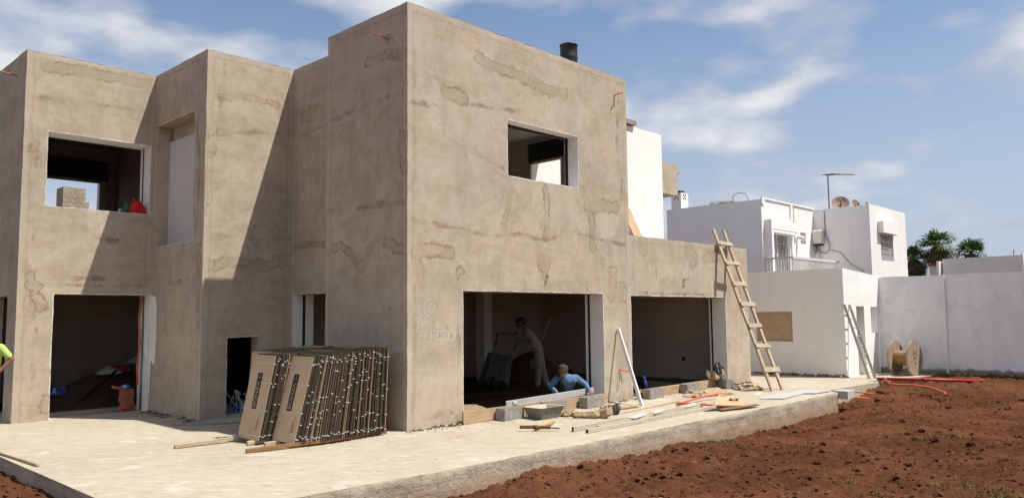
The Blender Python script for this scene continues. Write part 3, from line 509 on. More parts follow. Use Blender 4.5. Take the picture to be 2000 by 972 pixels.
# shutter tracks, shutter boxes and frames in the openings
m = MB(); m.box((5.228, .355, .06), (5.2365, .41, 2.352)); m.build('shutter_track', M['track_and_shade'], w_front)
m = MB(); m.box((4.477, .27, 4.527), (4.4855, .345, 5.593)); m.build('shutter_track', M['track_and_shade'], w_front)
m = MB(); m.box((2.4, .25, 5.56), (4.47, .33, 5.5945)); m.build('shutter_track', M['track_and_shade'], w_front)
m = MB(); m.box((10.434, .385, .06), (10.4435, .43, 2.328)); m.build('shutter_track', M['track_and_shade'], w_wing)
m = MB(); m.box((-1.42, 7.36, 4.155), (-1.4105, 7.40, 5.628)); m.build('shutter_track', M['track_and_shade'], w_b1f)
m = MB(); m.box((-1.353, 7.30, .02), (-1.3435, 7.33, 2.43)); m.build('shutter_track', M['track_and_shade'], w_b1f)
m = MB(); m.box((.79, 4.462, 1.337), (.85, 4.4715, 2.398)); m.build('shutter_track', M['track_and_shade'], w_rec)
m = MB(); m.box((5.82, 1.56, 5.62), (5.898, 2.62, 6.06)); m.box((5.80, 1.56, 5.80), (5.82, 2.62, 5.84)); m.box((5.80, 1.56, 5.95), (5.82, 2.62, 6.0)); m.build('shutter_box', M['black_metal'], house)
m = MB(); m.box((5.85, 1.60, 5.56), (5.897, 2.60, 5.62)); m.box((5.85, 2.55, 4.6), (5.897, 2.61, 5.62)); m.box((5.85, 1.57, 4.6), (5.897, 1.63, 5.56)); m.build('window_frame', WP, house)
m = MB(); m.box((-2.95, 11.38, 5.49), (-.78, 11.498, 6.0)); m.build('shutter_box', M['black_metal'], house)
m = MB(); m.box((-.96, 11.42, 4.3), (-.82, 11.497, 5.49)); m.box((-2.9, 11.42, 5.43), (-.96, 11.497, 5.49)); m.build('window_frame', M['alu_dull'], house)
m = MB(); m.box((-1.06, 5.06, 3.447), (-1.03, 6.883, 5.74)); m.build('window_board', M['window_grey'], w_b2l); m = MB(); m.box((-.99, 5.06, 5.742), (-.955, 6.883, 6.048)); m.build('lintel_panel', IN, w_b2l)
m = MB(); m.box((8.0, 6.45, -.35), (8.32, 6.78, 2.8)); m.build('pillar', WP, house)
m = MB(); m.box((11.285, 1.76, .62), (11.299, 1.86, .72)); m.build('socket_hole', M['track_and_shade'], house)
# splash of white paint carried round the door jamb on to the next wall
pt = [(7.0, .05), (7.0, 2.43), (6.93, 2.43), (6.74, 2.40), (6.66, 2.20), (6.645, 1.75), (6.66, 1.2), (6.70, 1.0), (6.78, .97), (6.83, 1.06), (6.90, 1.0), (6.93, .55), (6.96, .1)]
o = pyobj('paint_patch', [(X2-.003, y, z) for y, z in pt], [tuple(range(len(pt)))], WP, w_b2l)
# conduits and wires coming out of the walls
def stub(wall, p0, p1, wire=None):
    m = MB(); m.tube([p0, ((p0[0]+p1[0])/2, (p0[1]+p1[1])/2, (p0[2]+p1[2])/2+.01), p1], .013, 8); o = m.build('conduit_stub', M['orange'], wall, True)
    if wire: m = MB(); m.tube(wire, .006, 6); m.build('wire', M['wire'], o, True)
stub(w_left, (.02, .5, 6.66), (-.24, .62, 6.72)); stub(w_front, (5.78, .02, 6.72), (5.90, -.16, 6.80), [(5.79, -.02, 6.71), (5.74, -.05, 6.58), (5.62, -.03, 6.36)])
stub(w_front, (5.72, .02, .74), (5.93, -.12, .70), [(5.72, -.02, .73), (5.70, -.05, .55), (5.67, -.03, .36), (5.62, -.03, .30)]); stub(w_wing, (8.44, .02, 2.74), (8.50, -.09, 2.74), [(8.44, -.02, 2.76), (8.41, -.05, 2.70), (8.36, -.03, 2.55)])
stub(w_front, (3.47, .02, 2.73), (3.42, -.06, 2.66), [(3.46, -.02, 2.72), (3.42, -.05, 2.62), (3.37, -.03, 2.50)]); stub(w_b1l, (X1+.02, 7.62, 6.79), (X1-.75, 7.95, 6.94))
m = MB(); m.tube([(8.50, -.075, 2.75), (8.53, -.09, 2.78), (8.57, -.09, 2.76), (8.55, -.09, 2.72), (8.51, -.08, 2.72)], .005, 6); m.build('wire', M['wire'], w_wing, True)
# white rear storey above the wing, plaster balcony block, roof vent
m = MB(); m.box((XR+.02, 3, HW-.1), (12.32, 8, 7.42)); m.build('rear_storey_wall', M['smooth_white'], house)
m = MB(); m.box((12.325, 3.02, 5.62), (13.22, 4.4, 6.62)); o = unstained(m.build('balcony_block', PL, house))
m = MB(); m.tube([(13.21, 3.1, 6.28), (13.35, 3.05, 6.36), (13.48, 3.0, 6.46)], .014, 8); m.build('conduit_stub', M['orange'], o, True)
m = MB(); m.box((10.2, 2.9, 7.45), (10.86, 3.6, 7.58)); m.build('roof_cap', M['block'], house); m = MB(); m.box((10.3, 3.02, 7.42), (10.6, 3.5, 7.45)); m.build('roof_cap', M['dark_glass'], house)
m = MB(); m.lathe([(.195, H), (.195, 7.62), (.20, 7.64), (.205, 7.67), (.195, 7.70), (.198, 7.92), (.208, 7.93), (.208, 7.955), (.198, 7.965), (.18, 7.965), (.18, 7.5)], 28, Matrix.Translation((5.28, .85, 0))); m.build('roof_vent', M['black_metal'], house, True)
# chalk figures on the wall beside the opening
def ribbon(mb, pts, y, w):
    for (a, b), (c, d) in zip(pts[:-1], pts[1:]):
        dx, dz = c-a, d-b; L_ = math.hypot(dx, dz) or 1; ox, oz = -dz/L_*w/2, dx/L_*w/2; ex, ez = dx/L_*w*.3, dz/L_*w*.3
        mb.add([(a+ox-ex, y, b+oz-ez), (c+ox+ex, y, d+oz+ez), (c-ox+ex, y, d-oz+ez), (a-ox-ex, y, b-oz-ez)], [(0, 1, 2, 3)])
for i, st_ in enumerate(CHALK): m = MB(); ribbon(m, st_, -.0012-.00003*i, .0085); m.build('chalk_stroke', M['chalk'], w_front)
# mortar crumbs along the foot of the walls
def lump(mb, p, r, flat=.7, mi=0):
    V = []; 
    for v in ((1,0,0),(-1,0,0),(0,1,0),(0,-1,0),(0,0,1),(0,0,-1),(.6,.6,.6),(-.6,.6,.5),(.6,-.6,.5),(-.6,-.6,.6)):
        k = r*random.uniform(.7, 1.25); V.append((p[0]+v[0]*k, p[1]+v[1]*k, p[2]+v[2]*k*flat))
    mb.add(V, [(4,6,0),(4,6,2),(0,6,2),(4,7,2),(4,7,1),(2,7,1),(4,8,0),(4,8,3),(0,8,3),(4,9,1),(4,9,3),(1,9,3),(5,0,2),(5,2,1),(5,1,3),(5,3,0)], mi)
m = MB()
for _ in range(900):
    w = random.random()
    if w < .55: x = random.uniform(-.1, 11.7); y = -abs(random.gauss(0, .16))-.01
    elif w < .63: x = random.uniform(.3, 2.6); y = -abs(random.gauss(.2, .35))
    elif w < .9: x = random.uniform(-1.7, -1.2)-abs(random.gauss(0, .12)); y = random.uniform(4.4, 7)
    else: x = random.uniform(-4, 11); y = random.uniform(-2, 3)
    r = random.choice((.005, .006, .008, .01, .013, .018)); lump(m, (x, y, slab_z(x, y)+r*.3), r)
o = m.build('mortar_crumbs', M['slabface']); tag(o, 'loose mortar crumbs scattered on the terrace', 'rubble', kind='stuff')
m = MB()
for k in range(140):   # low fillets of spilt mortar
    x = random.uniform(0, 11.6) if k < 100 else random.uniform(-1.55, -1.3); y = -random.uniform(.0, .09) if k < 100 else random.uniform(4.6, 7); 
    if 1.2 < x < 5.2 or 6.3 < x < 10.4: continue
    lump(m, (x, y, slab_z(x, y)), random.uniform(.05, .11), .35)
o = m.build('spilt_mortar', M['slabface'], None, True); tag(o, 'rough mortar spilt along the foot of the house wall', 'mortar', kind='stuff')
# soil and sand inside the ground floor
gx = np.arange(1.06, 11.3, .1); gy = np.arange(.32, 7.19, .1); X, Y = np.meshgrid(gx, gy, indexing='ij')
Z = .06-.34*smooth01(7.6, 9.0, X)*smooth01(5, 3.2, Y)+.88*np.exp(-((X-7.75)/.95)**2-((Y-4.35)/.9)**2)+.35*np.exp(-((X-9.4)/1.)**2-((Y-5)/1.2)**2)+.10*np.exp(-((X-5.0)/.7)**2-((Y-2.9)/.6)**2)
Z = Z+.07*np.exp(-((X-1.8)/.8)**2-((Y-.5)/.5)**2)+.10*(fbm(X*1.3, Y*1.3, 4, 5)-.5)+.05*(fbm(X*6, Y*6, 3, 2)-.5); Z -= .12*np.exp(-((Y-.3)/.25)**2)*(X > 2.6)
n1, n2 = X.shape; idx = np.arange(n1*n2).reshape(n1, n2); Q = np.stack([idx[:-1, :-1], idx[1:, :-1], idx[1:, 1:], idx[:-1, 1:]], -1).reshape(-1, 4)
o = link('soil_fill', np_mesh('soil_fill', np.stack([X, Y, Z], -1).reshape(-1, 3), Q, M['dark_soil'])); tag(o, 'dark soil fill and heap inside the ground-floor room', 'soil', kind='stuff')
SOILZ = lambda x, y: float(.06+.88*math.exp(-((x-7.75)/.95)**2-((y-4.35)/.9)**2))
gx = np.arange(1.1, 2.75, .06); gy = np.arange(.05, 1.0, .06); X, Y = np.meshgrid(gx, gy, indexing='ij'); Z = .06+.27*np.exp(-((X-1.75)/.62)**2-((Y-.46)/.3)**2)+.04*(fbm(X*5, Y*5, 3, 2)-.5)
n1, n2 = X.shape; idx = np.arange(n1*n2).reshape(n1, n2); Q = np.stack([idx[:-1, :-1], idx[1:, :-1], idx[1:, 1:], idx[:-1, 1:]], -1).reshape(-1, 4)
o = link('sand_heap', np_mesh('sand_heap', np.stack([X, Y, Z], -1).reshape(-1, 3), Q, M['sand'])); tag(o, 'small heap of pale sand just inside the wide opening', 'sand', kind='stuff')
# concrete column on the far side, seen through the upper left window
m = MB(); m.box((-.80, 14.9, -.3), (-.20, 15.5, 5.80)); m.box((-.20, 14.95, -.3), (-.08, 15.4, 5.40)); thing1('concrete_column', m, M['slabface'], 'stained concrete stub column seen through the upper left window', 'column')
# ------------------------------------------------------------------ white shed
shed = empty('garden_shed', (17, .5, 0), 'low white outbuilding with a narrow doorway and a boarded window', 'outbuilding')
SX, SY = 15.6, -1.065; h_sw = (.54, 1.75, 1.03, 1.96)
w = panel('wall', 'x', SX, SY, 4.2, -.05, 3.235, [h_sw], M['shed_side'], shed, step=1)
reveal(w, 'x', SX, SX+.22, h_sw, [M['shed_side']])
m = MB(); m.box((SX+.10, .545, 1.035), (SX+.13, 1.745, 1.955)); o = m.build('window_board', M['box_card'], w); o['label'] = 'brown cardboard closing the window hole'
zt = lambda x: 3.235-.175*(x-SX)/3.3
def qpoly(name, pts, mat, par): return pyobj(name, pts, [tuple(range(len(pts)))], mat, par)
hd = (16.56, 17.2, -.02, 2.1); hw_ = (17.77, 18.35, 1.265, 2.08)
xs = [SX, hd[0], hd[1], hw_[0], hw_[1], 18.95]; mm = MB()
for a, b in zip(xs[:-1], xs[1:]):
    for lo, hi in ((-.05, 1.265), (1.265, 2.08), (2.08, 2.1), (2.1, None)):
        cx = (a+b)/2
        if hi and hd[0] < cx < hd[1]: continue
        if lo == 1.265 and hw_[0] < cx < hw_[1]: continue
        mm.add([(a, SY, lo), (b, SY, lo), (b, SY, hi or zt(b)), (a, SY, hi or zt(a))], [(0, 1, 2, 3)])
wf = mm.build('wall', M['shed_white'], shed); reveal(wf, 'y', SY, SY+.28, hd, [M['shed_white']], False); reveal(wf, 'y', SY, SY+.28, hw_, [M['shed_white']])
m = MB(); m.box((16.57, SY+.02, 0), (16.62, SY+.27, 2.08)); o = m.build('door_frame', M['brown_door'], shed); m = MB(); m.box((16.6, SY+.26, 0), (17.2, SY+.30, 2.08)); m.build('door', M['shed_white'], shed)
m = MB(); m.box((17.75, SY+.27, 1.25), (18.4, SY+.31, 2.1)); m.build('window_board', M['shed_white'], shed)
qpoly('roof', [(SX, SY, 3.235), (18.95, SY, zt(18.95)), (18.95, 4.2, zt(18.95)), (SX, 4.2, 3.235)], M['shed_white'], shed)
m = MB()
for k in range(70): y = random.uniform(SY, 4); lump(m, (SX-random.uniform(-.05, .03), y, .0), random.uniform(.05, .14), .75)
m.build('mortar_footing', M['slabface'], shed, True)
# ------------------------------------------------------------------ boundary wall
bw = empty('boundary_wall', (18.6, -5, 0), 'tall patchy whitewashed boundary wall across the back of the garden', 'wall')
m = MB(); m.add([(18.32, SY-.004, -.4), (18.44, -3.0, -.4), (18.54, -3.0, 3.025), (18.62, SY-.004, 3.045), (18.9, SY-.004, 3.045), (18.8, -3.0, 3.025)], [(0, 1, 2, 3), (3, 2, 5, 4)]); m.build('wall_section', M['wallwash'], bw)
m = MB(); m.add([(18.50, -3.0, -.4), (18.50, -16, -.4), (18.58, -16, 2.98), (18.58, -3.0, 3.05), (18.86, -16, 2.98), (18.86, -3.0, 3.05)], [(0, 1, 2, 3), (3, 2, 4, 5)]); m.build('wall_section', M['wallwash'], bw)
m = MB(); m.bar((18.47, -3.0, -.2), (18.55, -3.0, 3.05), .05, .05, (1, 0, 0)); m.build('joint_strip', M['shed_white'], bw)
m = MB()
for k in range(150): y = random.uniform(-9, -1.2); lump(m, (18.47+.0*y, y, -.03+random.uniform(-.05, .03)), random.uniform(.05, .15), .7)
m.build('mortar_footing', M['slabface'], bw, True)
# ------------------------------------------------------------------ white neighbouring house
wh = empty('white_house', (29, 7, 0), 'white flat-roofed neighbouring house with barred balcony door', 'house')
PX, PY, QX, QY, QE, HT = 24., 5.49, 29.53, 2.863, 34.6, 6.9
h_door = (24.45, 26.75, 3.2, 5.46); h_qw = (30.85, 32.6, 4.38, 5.62); h_vent = (27.95, 28.5, 5.2, 5.8)
panel('wall', 'x', PX, PY, 10.3, 0, HT, [], M['grey_side'], wh, step=3)
w_pf = panel('wall', 'y', PY, PX, QX, 0, HT+.05, [h_door], M['stucco'], wh, step=3)
panel('wall', 'x', QX, QY, PY, 0, HT, [], M['smooth_white'], wh, step=3)
w_qf = panel('wall', 'y', QY, QX, QE, 0, HT+.05, [h_qw], M['stucco'], wh, step=3)
panel('wall', 'x', QE, QY, 10.3, 0, HT, [], M['stucco'], wh, step=3)
pyobj('roof', [(PX, PY, HT), (QX, PY, HT), (QX, QY, HT), (QE, QY, HT), (QE, 10.3, HT), (PX, 10.3, HT)], [tuple(range(6))], M['roof'], wh)
m = MB(); m.box((PX-.02, PY-.06, HT-.2), (PX+.25, PY-.003, HT+.1)); m.box((PX+.3, PY-.05, HT+.02), (QX-.02, PY+.06, HT+.09)); m.build('parapet_coping', M['smooth_white'], wh)
reveal(w_pf, 'y', PY, PY+.25, h_door, [M['smooth_white']]); reveal(w_qf, 'y', QY, QY+.22, h_qw, [M['smooth_white']])
m = MB(); m.box((24.4, PY+.26, 3.15), (26.8, PY+.30, 5.5)); m.build('balcony_door', M['dark_glass'], wh)
m = MB(); m.box((30.8, QY+.23, 4.3), (32.65, QY+.27, 5.7)); m.build('window_pane', M['dark_glass'], wh)
m = MB(); m.box((24.25, PY-.32, 5.46), (26.95, PY-.002, 6.02)); m.box((24.3, PY-.335, 5.6), (26.9, PY-.32, 5.63)); m.build('shutter_box', M['smooth_white'], wh)
m = MB(); m.box((24.22, PY-.34, 3.1), (24.42, PY-.0025, 5.45)); m.build('pilaster', M['smooth_white'], wh); m = MB(); m.box((26.85, PY-.07, 3.1), (27.05, PY-.002, 6.9)); m.build('pilaster', M['stucco'], wh)
m = MB(); m.box((30.55, QY-.26, 5.66), (32.7, QY-.002, 6.22)); m.build('shutter_box', M['smooth_white'], wh)
m = MB()
for k in range(17):
    x = 24.5+k*.137; m.tube([(x, PY+.1, 3.2), (x, PY+.1, 5.44)], .014, 5)
    for z in (3.55, 3.9, 4.3, 4.7, 5.05): 
        if (k+int(z*10)) % 2: m.bar((x, PY+.1, z), (x+.137, PY+.1, z), .02, .03)
for x in (24.47, 25.6, 26.72): m.bar((x, PY+.1, 3.2), (x, PY+.1, 5.45), .06, .05, (0, 1, 0))
m.build('door_grille', M['iron_white'], wh)['kind'] = 'stuff'
m = MB()
for k in range(12):
    x = 30.93+k*.14; m.tube([(x, QY+.06, 4.38), (x, QY+.06, 5.6)], .014, 5)
    for z in (4.55, 4.8, 5.05, 5.3): m.tube([(x+.07*math.cos(t), QY+.06, z+.1*math.sin(t)) for t in np.linspace(0, 2*math.pi, 7)], .009, 4, cap=False)
m.build('window_grille', M['iron_white'], wh)['kind'] = 'stuff'
ry = PY-1.25; m = MB(); m.box((PX+.05, ry-.05, 3.05), (QX-.02, PY-.01, 3.2)); m.build('balcony_floor', M['smooth_white'], wh)
m = MB(); m.bar((PX+.1, ry, 4.28), (QX-.35, ry, 4.28), .09, .10); m.bar((PX+.1, ry, 4.28), (PX+.1, PY-.02, 4.28), .06, .07)
for k in range(42): x = PX+.15+k*.117; m.bar((x, ry, 3.2), (x, ry, 4.25), .03, .03, (0, 1, 0))
for k in range(9): y = ry+.12+k*.125; m.bar((PX+.1, y, 3.2), (PX+.1, y, 4.25), .03, .03, (0, 1, 0))
m.build('balcony_railing', M['iron_white'], wh)['kind'] = 'stuff'
m = MB()
for k in range(3): m.box((h_vent[0], PY-.02, 5.22+k*.19), (h_vent[1], PY-.002, 5.34+k*.19))
m.build('wall_vent', M['block'], wh); m = MB(); m.tube([(27.55, PY-.02, 5.45), (27.6, PY-.25, 5.4), (27.62, PY-.3, 5.2)], [.06, .09, .05], 8); m.build('wall_lamp', M['heater'], wh, True)
m = MB(); m.tube([(27.2, PY-.03, 7.0), (27.2, PY-.03, 6.2), (27.28, PY-.03, 5.15)], .018, 5); m.build('wall_cable', M['cable_grey'], wh, True); m = MB(); m.tube([(QX-.02, 4.95, 6.85), (QX-.03, 4.95, 6.2), (QX-.05, 4.92, 5.6), (QX-.1, 4.75, 5.25), (QX-.12, 4.72, 4.95), (QX-.1, 4.9, 4.75), (QX-.08, 5.2, 4.85), (QX-.1, 5.35, 5.0)], .022, 6)
m.build('wall_cable', M['cable_grey'], wh, True); m = MB(); m.tube([(QX-.02, 4.7, 4.9), (QX-.02, 4.3, 4.8), (QX-.02, 3.8, 4.2), (QX-.02, 3.2, 3.8)], .014, 5); m.build('wall_cable', M['cable_grey'], wh, True)
hz = empty('water_heater', (QX-.2, 5.2, 5.2), 'cream boxy water heater hung on the white house wall above the balcony', 'water heater')
m = MB(); m.box((QX-.36, 4.96, 5.22), (QX-.01, 5.47, 5.9)); m.build('casing', M['heater'], hz, bevel=.06); m = MB(); m.box((QX-.33, 5.03, 5.14), (QX-.05, 5.40, 5.215)); m.build('burner_base', M['track_and_shade'], hz)
m = MB(); m.tube([(QX-.1, 5.35, 5.14), (QX-.12, 5.38, 4.9), (QX-.05, 5.42, 4.8)], .04, 8); m.tube([(QX-.15, 5.2, 5.14), (QX-.12, 5.2, 4.3)], .02, 6); m.build('pipes', M['cable_grey'], hz, True)
m = MB(); m.box((24.1, 9.55, 6.88), (24.75, 10.08, 7.68)); m.build('chimney', M['smooth_white'], wh); ch_ = wh.children[-1]
m = MB()
for k in range(5):
    dy, dz = ((0, 0), (.09, .09), (-.09, .09), (.09, -.09), (-.09, -.09))[k]; m.box((24.09, 9.81+dy-.035, 7.5+dz-.035), (24.098, 9.81+dy+.035, 7.5+dz+.035)); m.box((24.42+dy-.035, 9.54, 7.5+dz-.035), (24.42+dy+.035, 9.548, 7.5+dz+.035))
m.build('vent_holes', M['track_and_shade'], ch_); m = MB(); m.box((24.2, 9.65, 7.68), (24.6, 9.95, 7.8)); m.build('cap', M['track_and_shade'], ch_)
# things on that roof
m = MB(); m.tube([(33.6, 6.3, HT), (33.6, 6.3, 9.25)], .035, 6); m.bar((33.45, 6.32, 9.28), (36.6, 6.0, 9.62), .05, .05)
for k in range(14): t = .02+.03*k; x = 33.5+3.1*t; m.bar((x, 6.32-.3, 9.29+.34*t), (x, 6.32+.3, 9.29+.34*t), .02, .02)
thing1('tv_antenna', m, M['wire'], 'thin dark television aerial on a mast above the white house', 'antenna')
def dish(loc, r, az, el, label):
    Mx = Matrix.Translation(loc) @ Matrix.Rotation(az, 4, 'Z') @ Matrix.Rotation(el, 4, 'Y'); t = empty('satellite_dish', (loc[0], loc[1], HT), label, 'satellite dish', 'satellite dishes on the white house roof')
    m = MB(); m.lathe([(0.001, -.14*r), (.4*r, -.11*r), (.7*r, -.04*r), (r, .1*r), (r*1.02, .1*r), (.7*r, -.07*r), (0.001, -.17*r)], 24, Mx); m.build('reflector', M['dish'], t, True)
    m = MB(); e = Mx @ Vector((0, 0, r*.75)); m.tube([Mx @ Vector((r*.9, 0, .05)), e], .02, 5); m.tube([e, Mx @ Vector((0, 0, r*.6))], .06, 6); m.build('feed_arm', M['wire'], t, True)
    m = MB(); m.tube([(loc[0], loc[1], HT), (loc[0], loc[1], loc[2])], .03, 6); m.build('mast', M['wire'], t)
dish((30.3, 4.45, 7.2), .40, math.radians(205), math.radians(62), 'largest rusty satellite dish, nearest the aerial'); dish((30.6, 3.85, 7.1), .27, math.radians(250), math.radians(75), 'middle satellite dish with its feed arm, right of the largest')
dish((31.0, 3.45, 7.05), .22, math.radians(275), math.radians(82), 'smallest satellite dish seen edge-on at the roof corner')
m = MB()
for k in range(70): y = random.gauss(8.1, .3); x = random.uniform(24.3, 24.8); a = random.uniform(0, 6.28); h = random.uniform(.1, .34); m.add([(x-.02, y, HT-.02), (x+.02, y, HT-.02), (x+h*.5*math.cos(a), y+h*.5*math.sin(a), HT+h)], [(0, 1, 2)])
o = m.build('roof_plant', M['leaf']); recentre(o); tag(o, 'small green plant growing on the white house roof', 'plant', kind='stuff')
m = MB(); m.tube([(24.4, 7.0, HT), (24.5, 7.1, 7.25), (24.5, 6.8, 7.38), (24.4, 6.4, 7.3), (24.3, 6.2, HT)], .015, 5); thing1('roof_cable', m, M['wire'], 'black cable loop standing up on the white house roof edge', 'cable', smooth=True)
m = MB(); m.lathe([(.5, 0), (.48, .12), (.3, .2), (.001, .22)], 16, Matrix.Translation((24.8, 7.4, HT))); thing1('roof_bundle', m, M['block'], 'grey rounded bundle lying on the white house roof', 'bundle', smooth=True)
# ------------------------------------------------------------------ far buildings
fb = empty('far_building', (47, 0, 0), 'distant grey and white flat roof parapet behind the garden wall', 'building')
def farx(y0, y1, z0, z1, x, mat, nm, dx=3): m = MB(); m.box((x, y0, z0), (x+dx, y1, z1)); return m.build(nm, mat, fb)
farx(-.75, 3.2, 0, 4.95, 42, M['far_grey'], 'parapet'); farx(-.82, -.75, 0, 5.02, 41.95, M['smooth_white'], 'parapet_edge'); farx(3.28, 3.42, 0, 4.82, 41.6, M['smooth_white'], 'parapet_edge', 2)
farx(3.2, 4.2, 0, 4.62, 43, M['far_cream'], 'wall'); farx(3.18, 4.25, 4.62, 4.75, 42.9, M['roof_tile'], 'roof'); farx(-1.5, -.82, 0, 4.9, 43, M['smooth_white'], 'wall'); farx(-6, -1.5, 0, 4.95, 44.5, M['far_cream'], 'wall'); farx(-1.35, -.95, 0, 4.3, 42.3, M['smooth_white'], 'chimney', .5)
m = MB(); m.tube([(46, .4, 4.9), (46, .4, 5.55)], .02, 5); m.bar((46, .3, 5.4), (46, .5, 5.4), .02, .02); m.build('aerial', M['wire'], fb)
# ------------------------------------------------------------------ palms
def palm(loc, hgt, crown, skirt, label, seed, dry=.35):
    rr = random.Random(seed); t = empty('fan_palm', loc, label, 'palm tree', 'fan palms behind the garden wall')
    x0, y0, z0 = loc; m = MB(); m.tube([(x0, y0, z0), (x0+.05, y0, z0+hgt*.5), (x0, y0, z0+hgt)], [.42, .30, .26], 10); m.build('trunk', M['palm_trunk'], t, True)
    top = Vector((x0, y0, z0+hgt)); G = MB(); Dd = MB(); S = MB()
    def leaf(mb, az, el, L, droop, w, nb=19):
        d = Vector((math.cos(az)*math.cos(el), math.sin(az)*math.cos(el), math.sin(el))); side = Vector((-math.sin(az), math.cos(az), 0)); upv = side.cross(d)*-1
        hub = top+d*L*.48-Vector((0, 0, droop*.12*L)); mb.bar(top, hub, .04, .03)
        for k in range(nb):
            a = (k/(nb-1)-.5)*math.radians(205); bd = d*math.cos(a)+side*math.sin(a)+upv*rr.uniform(-.12, .18); Lb = L*.62*(1-.25*abs(a)/1.8)*rr.uniform(.85, 1.1)
            q = side*math.cos(a)-d*math.sin(a); m1 = hub+bd*Lb*.6; tip = hub+bd*Lb-Vector((0, 0, 1))*Lb*(.12+droop*.35)*rr.uniform(.6, 1.4)
            mb.add([hub-q*.015, hub+q*.015, m1+q*w, tip, m1-q*w], [(0, 1, 2, 4), (4, 2, 3)])
    for k in range(20): leaf(G, rr.uniform(0, 6.28), math.radians(rr.choice((78, 62, 48, 35, 20, 6, -8))+rr.uniform(-8, 8)), crown*rr.uniform(.85, 1.2), .6, .036)
    for k in range(int(26*dry*2)): leaf(Dd, rr.uniform(0, 6.28), math.radians(rr.uniform(-55, -12)), crown*rr.uniform(.75, 1.0), 1.0, .04, 12)
    for k in range(150):
        a = rr.uniform(0, 6.28); zt_ = z0+hgt-rr.uniform(0, .25)*skirt; r0 = rr.uniform(.25, .45); r1 = rr.uniform(.35, .75)*crown*.38; zb = z0+hgt-skirt*rr.uniform(.45, 1.0); r2_ = .34+.25*rr.random(); q = Vector((-math.sin(a), math.cos(a), 0))*.11
        P = [Vector((x0+math.cos(a)*r, y0+math.sin(a)*r, z)) for r, z in ((r0, zt_), (r1, zt_*.55+zb*.45), (r2_, zb))]; S.add([P[0]-q, P[0]+q, P[1]+q, P[2]+q*.3, P[2]-q*.3, P[1]-q], [(0, 1, 2, 5), (5, 2, 3, 4)])
    G.build('crown', M['palm_leaf'], t); Dd.build('dry_fronds', M['palm_dry'], t); S.build('frond_skirt', M['palm_dry'], t)
palm((50, 7.1, -.3), 5.8, 1.2, 2.3, 'left palm half hidden by the white house, with a thick brown skirt', 3, .8); palm((50, 5.6, -.3), 6.6, 1.42, 3.1, 'tallest fan palm in the middle of the three', 5, .45); palm((52, 4.05, -.3), 6.1, 1.3, 2.5, 'rightmost fan palm above the grey parapet', 8, .3)
cy = empty('conifer', (49, 6.4, -.3), 'small dark conifer tip between the two left palm trunks', 'tree'); m = MB(); m.tube([(49, 6.4, -.3), (49, 6.4, 4.4)], [.12, .03], 6); m.build('trunk', M['palm_trunk'], cy); m = MB()
for k in range(500):
    z = random.uniform(2.2, 4.9); r = .75*(1-(z-2.2)/2.75)*random.uniform(.4, 1.15)+.03; a = random.uniform(0, 6.28); p = Vector((49+r*math.cos(a), 6.4+r*math.sin(a), z)); d = Vector((math.cos(a)*.12, math.sin(a)*.12, random.uniform(.1, .25))); q = Vector((-math.sin(a), math.cos(a), 0))*.05; m.add([p-q, p+q, p+d], [(0, 1, 2)])
m.build('crown', M['leaf'], cy)
M['straight'] = simple('grey_metal_straightedge', (.50, .49, .46), (.42, .41, .385), 4, .55)
# ------------------------------------------------------------------ stack of cardboard packs
PK_H, PK_W, PK_T = 1.30, .665, .030
def text_mesh(name, body, size, mat, parent, Mx):
    cu = bpy.data.curves.new(name, 'FONT'); cu.body = body; cu.size = size; cu.align_x = 'CENTER'; cu.align_y = 'CENTER'; cu.extrude = .0004; cu.offset = size*.018
    ob = bpy.data.objects.new(name, cu); COL.objects.link(ob); dg = bpy.context.evaluated_depsgraph_get(); me = bpy.data.meshes.new_from_object(ob.evaluated_get(dg)); bpy.data.objects.remove(ob)
    me.transform(Mx); me.materials.clear(); me.materials.append(mat); return link(name, me, parent)
# local frame: x thickness (front face at x=0 looking to -x), y width, z height; near edge at y=0
def pack_mesh(card='cardboard'):
    m = MB(); T = PK_T; m.box((0, .0, 0), (.004, PK_W, PK_H)); m.box((T-.006, .0, 0), (T-.003, PK_W, PK_H)); m.box((.005, .0025, .003), (T-.007, PK_W-.0025, PK_H-.0025), 1)
    me = bpy.data.meshes.new('flat_pack'); me.from_pydata(m.v, [], m.f); me.materials.append(M[card]); me.materials.append(M['card_edge']); m.m[6:12] = [1]*6; me.polygons.foreach_set('material_index', m.m); return me
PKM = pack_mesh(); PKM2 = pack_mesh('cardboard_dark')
def strap_mesh():
    m = MB(); w = .0065; t = .0018; T = PK_T-.002
    m.box((-t, -t, -w), (-.0002, PK_W+t, w)); m.box((T+.0002, -t, -w), (T+t, PK_W+t, w)); m.box((-.0002, -t-.0005, -w), (T+.0002, -.0002, w)); m.box((-.0002, PK_W+.0002, -w), (T+.0002, PK_W+t, w))
    m.box((-.003, -.004, -w*.9), (.009, -.0008, w*.9))
    me = bpy.data.meshes.new('strap'); me.from_pydata(m.v, [], m.f); me.materials.append(M['strap']); return me
STM = strap_mesh()
def sheet_mesh():   # thin bronze profile showing on the near edge
    m = MB(); m.box((.008, .004, .004), (.013, .012, PK_H-.004)); me = bpy.data.meshes.new('edge_strip'); me.from_pydata(m.v, [], m.f); me.materials.append(M['box_card']); return me
SHM = sheet_mesh()
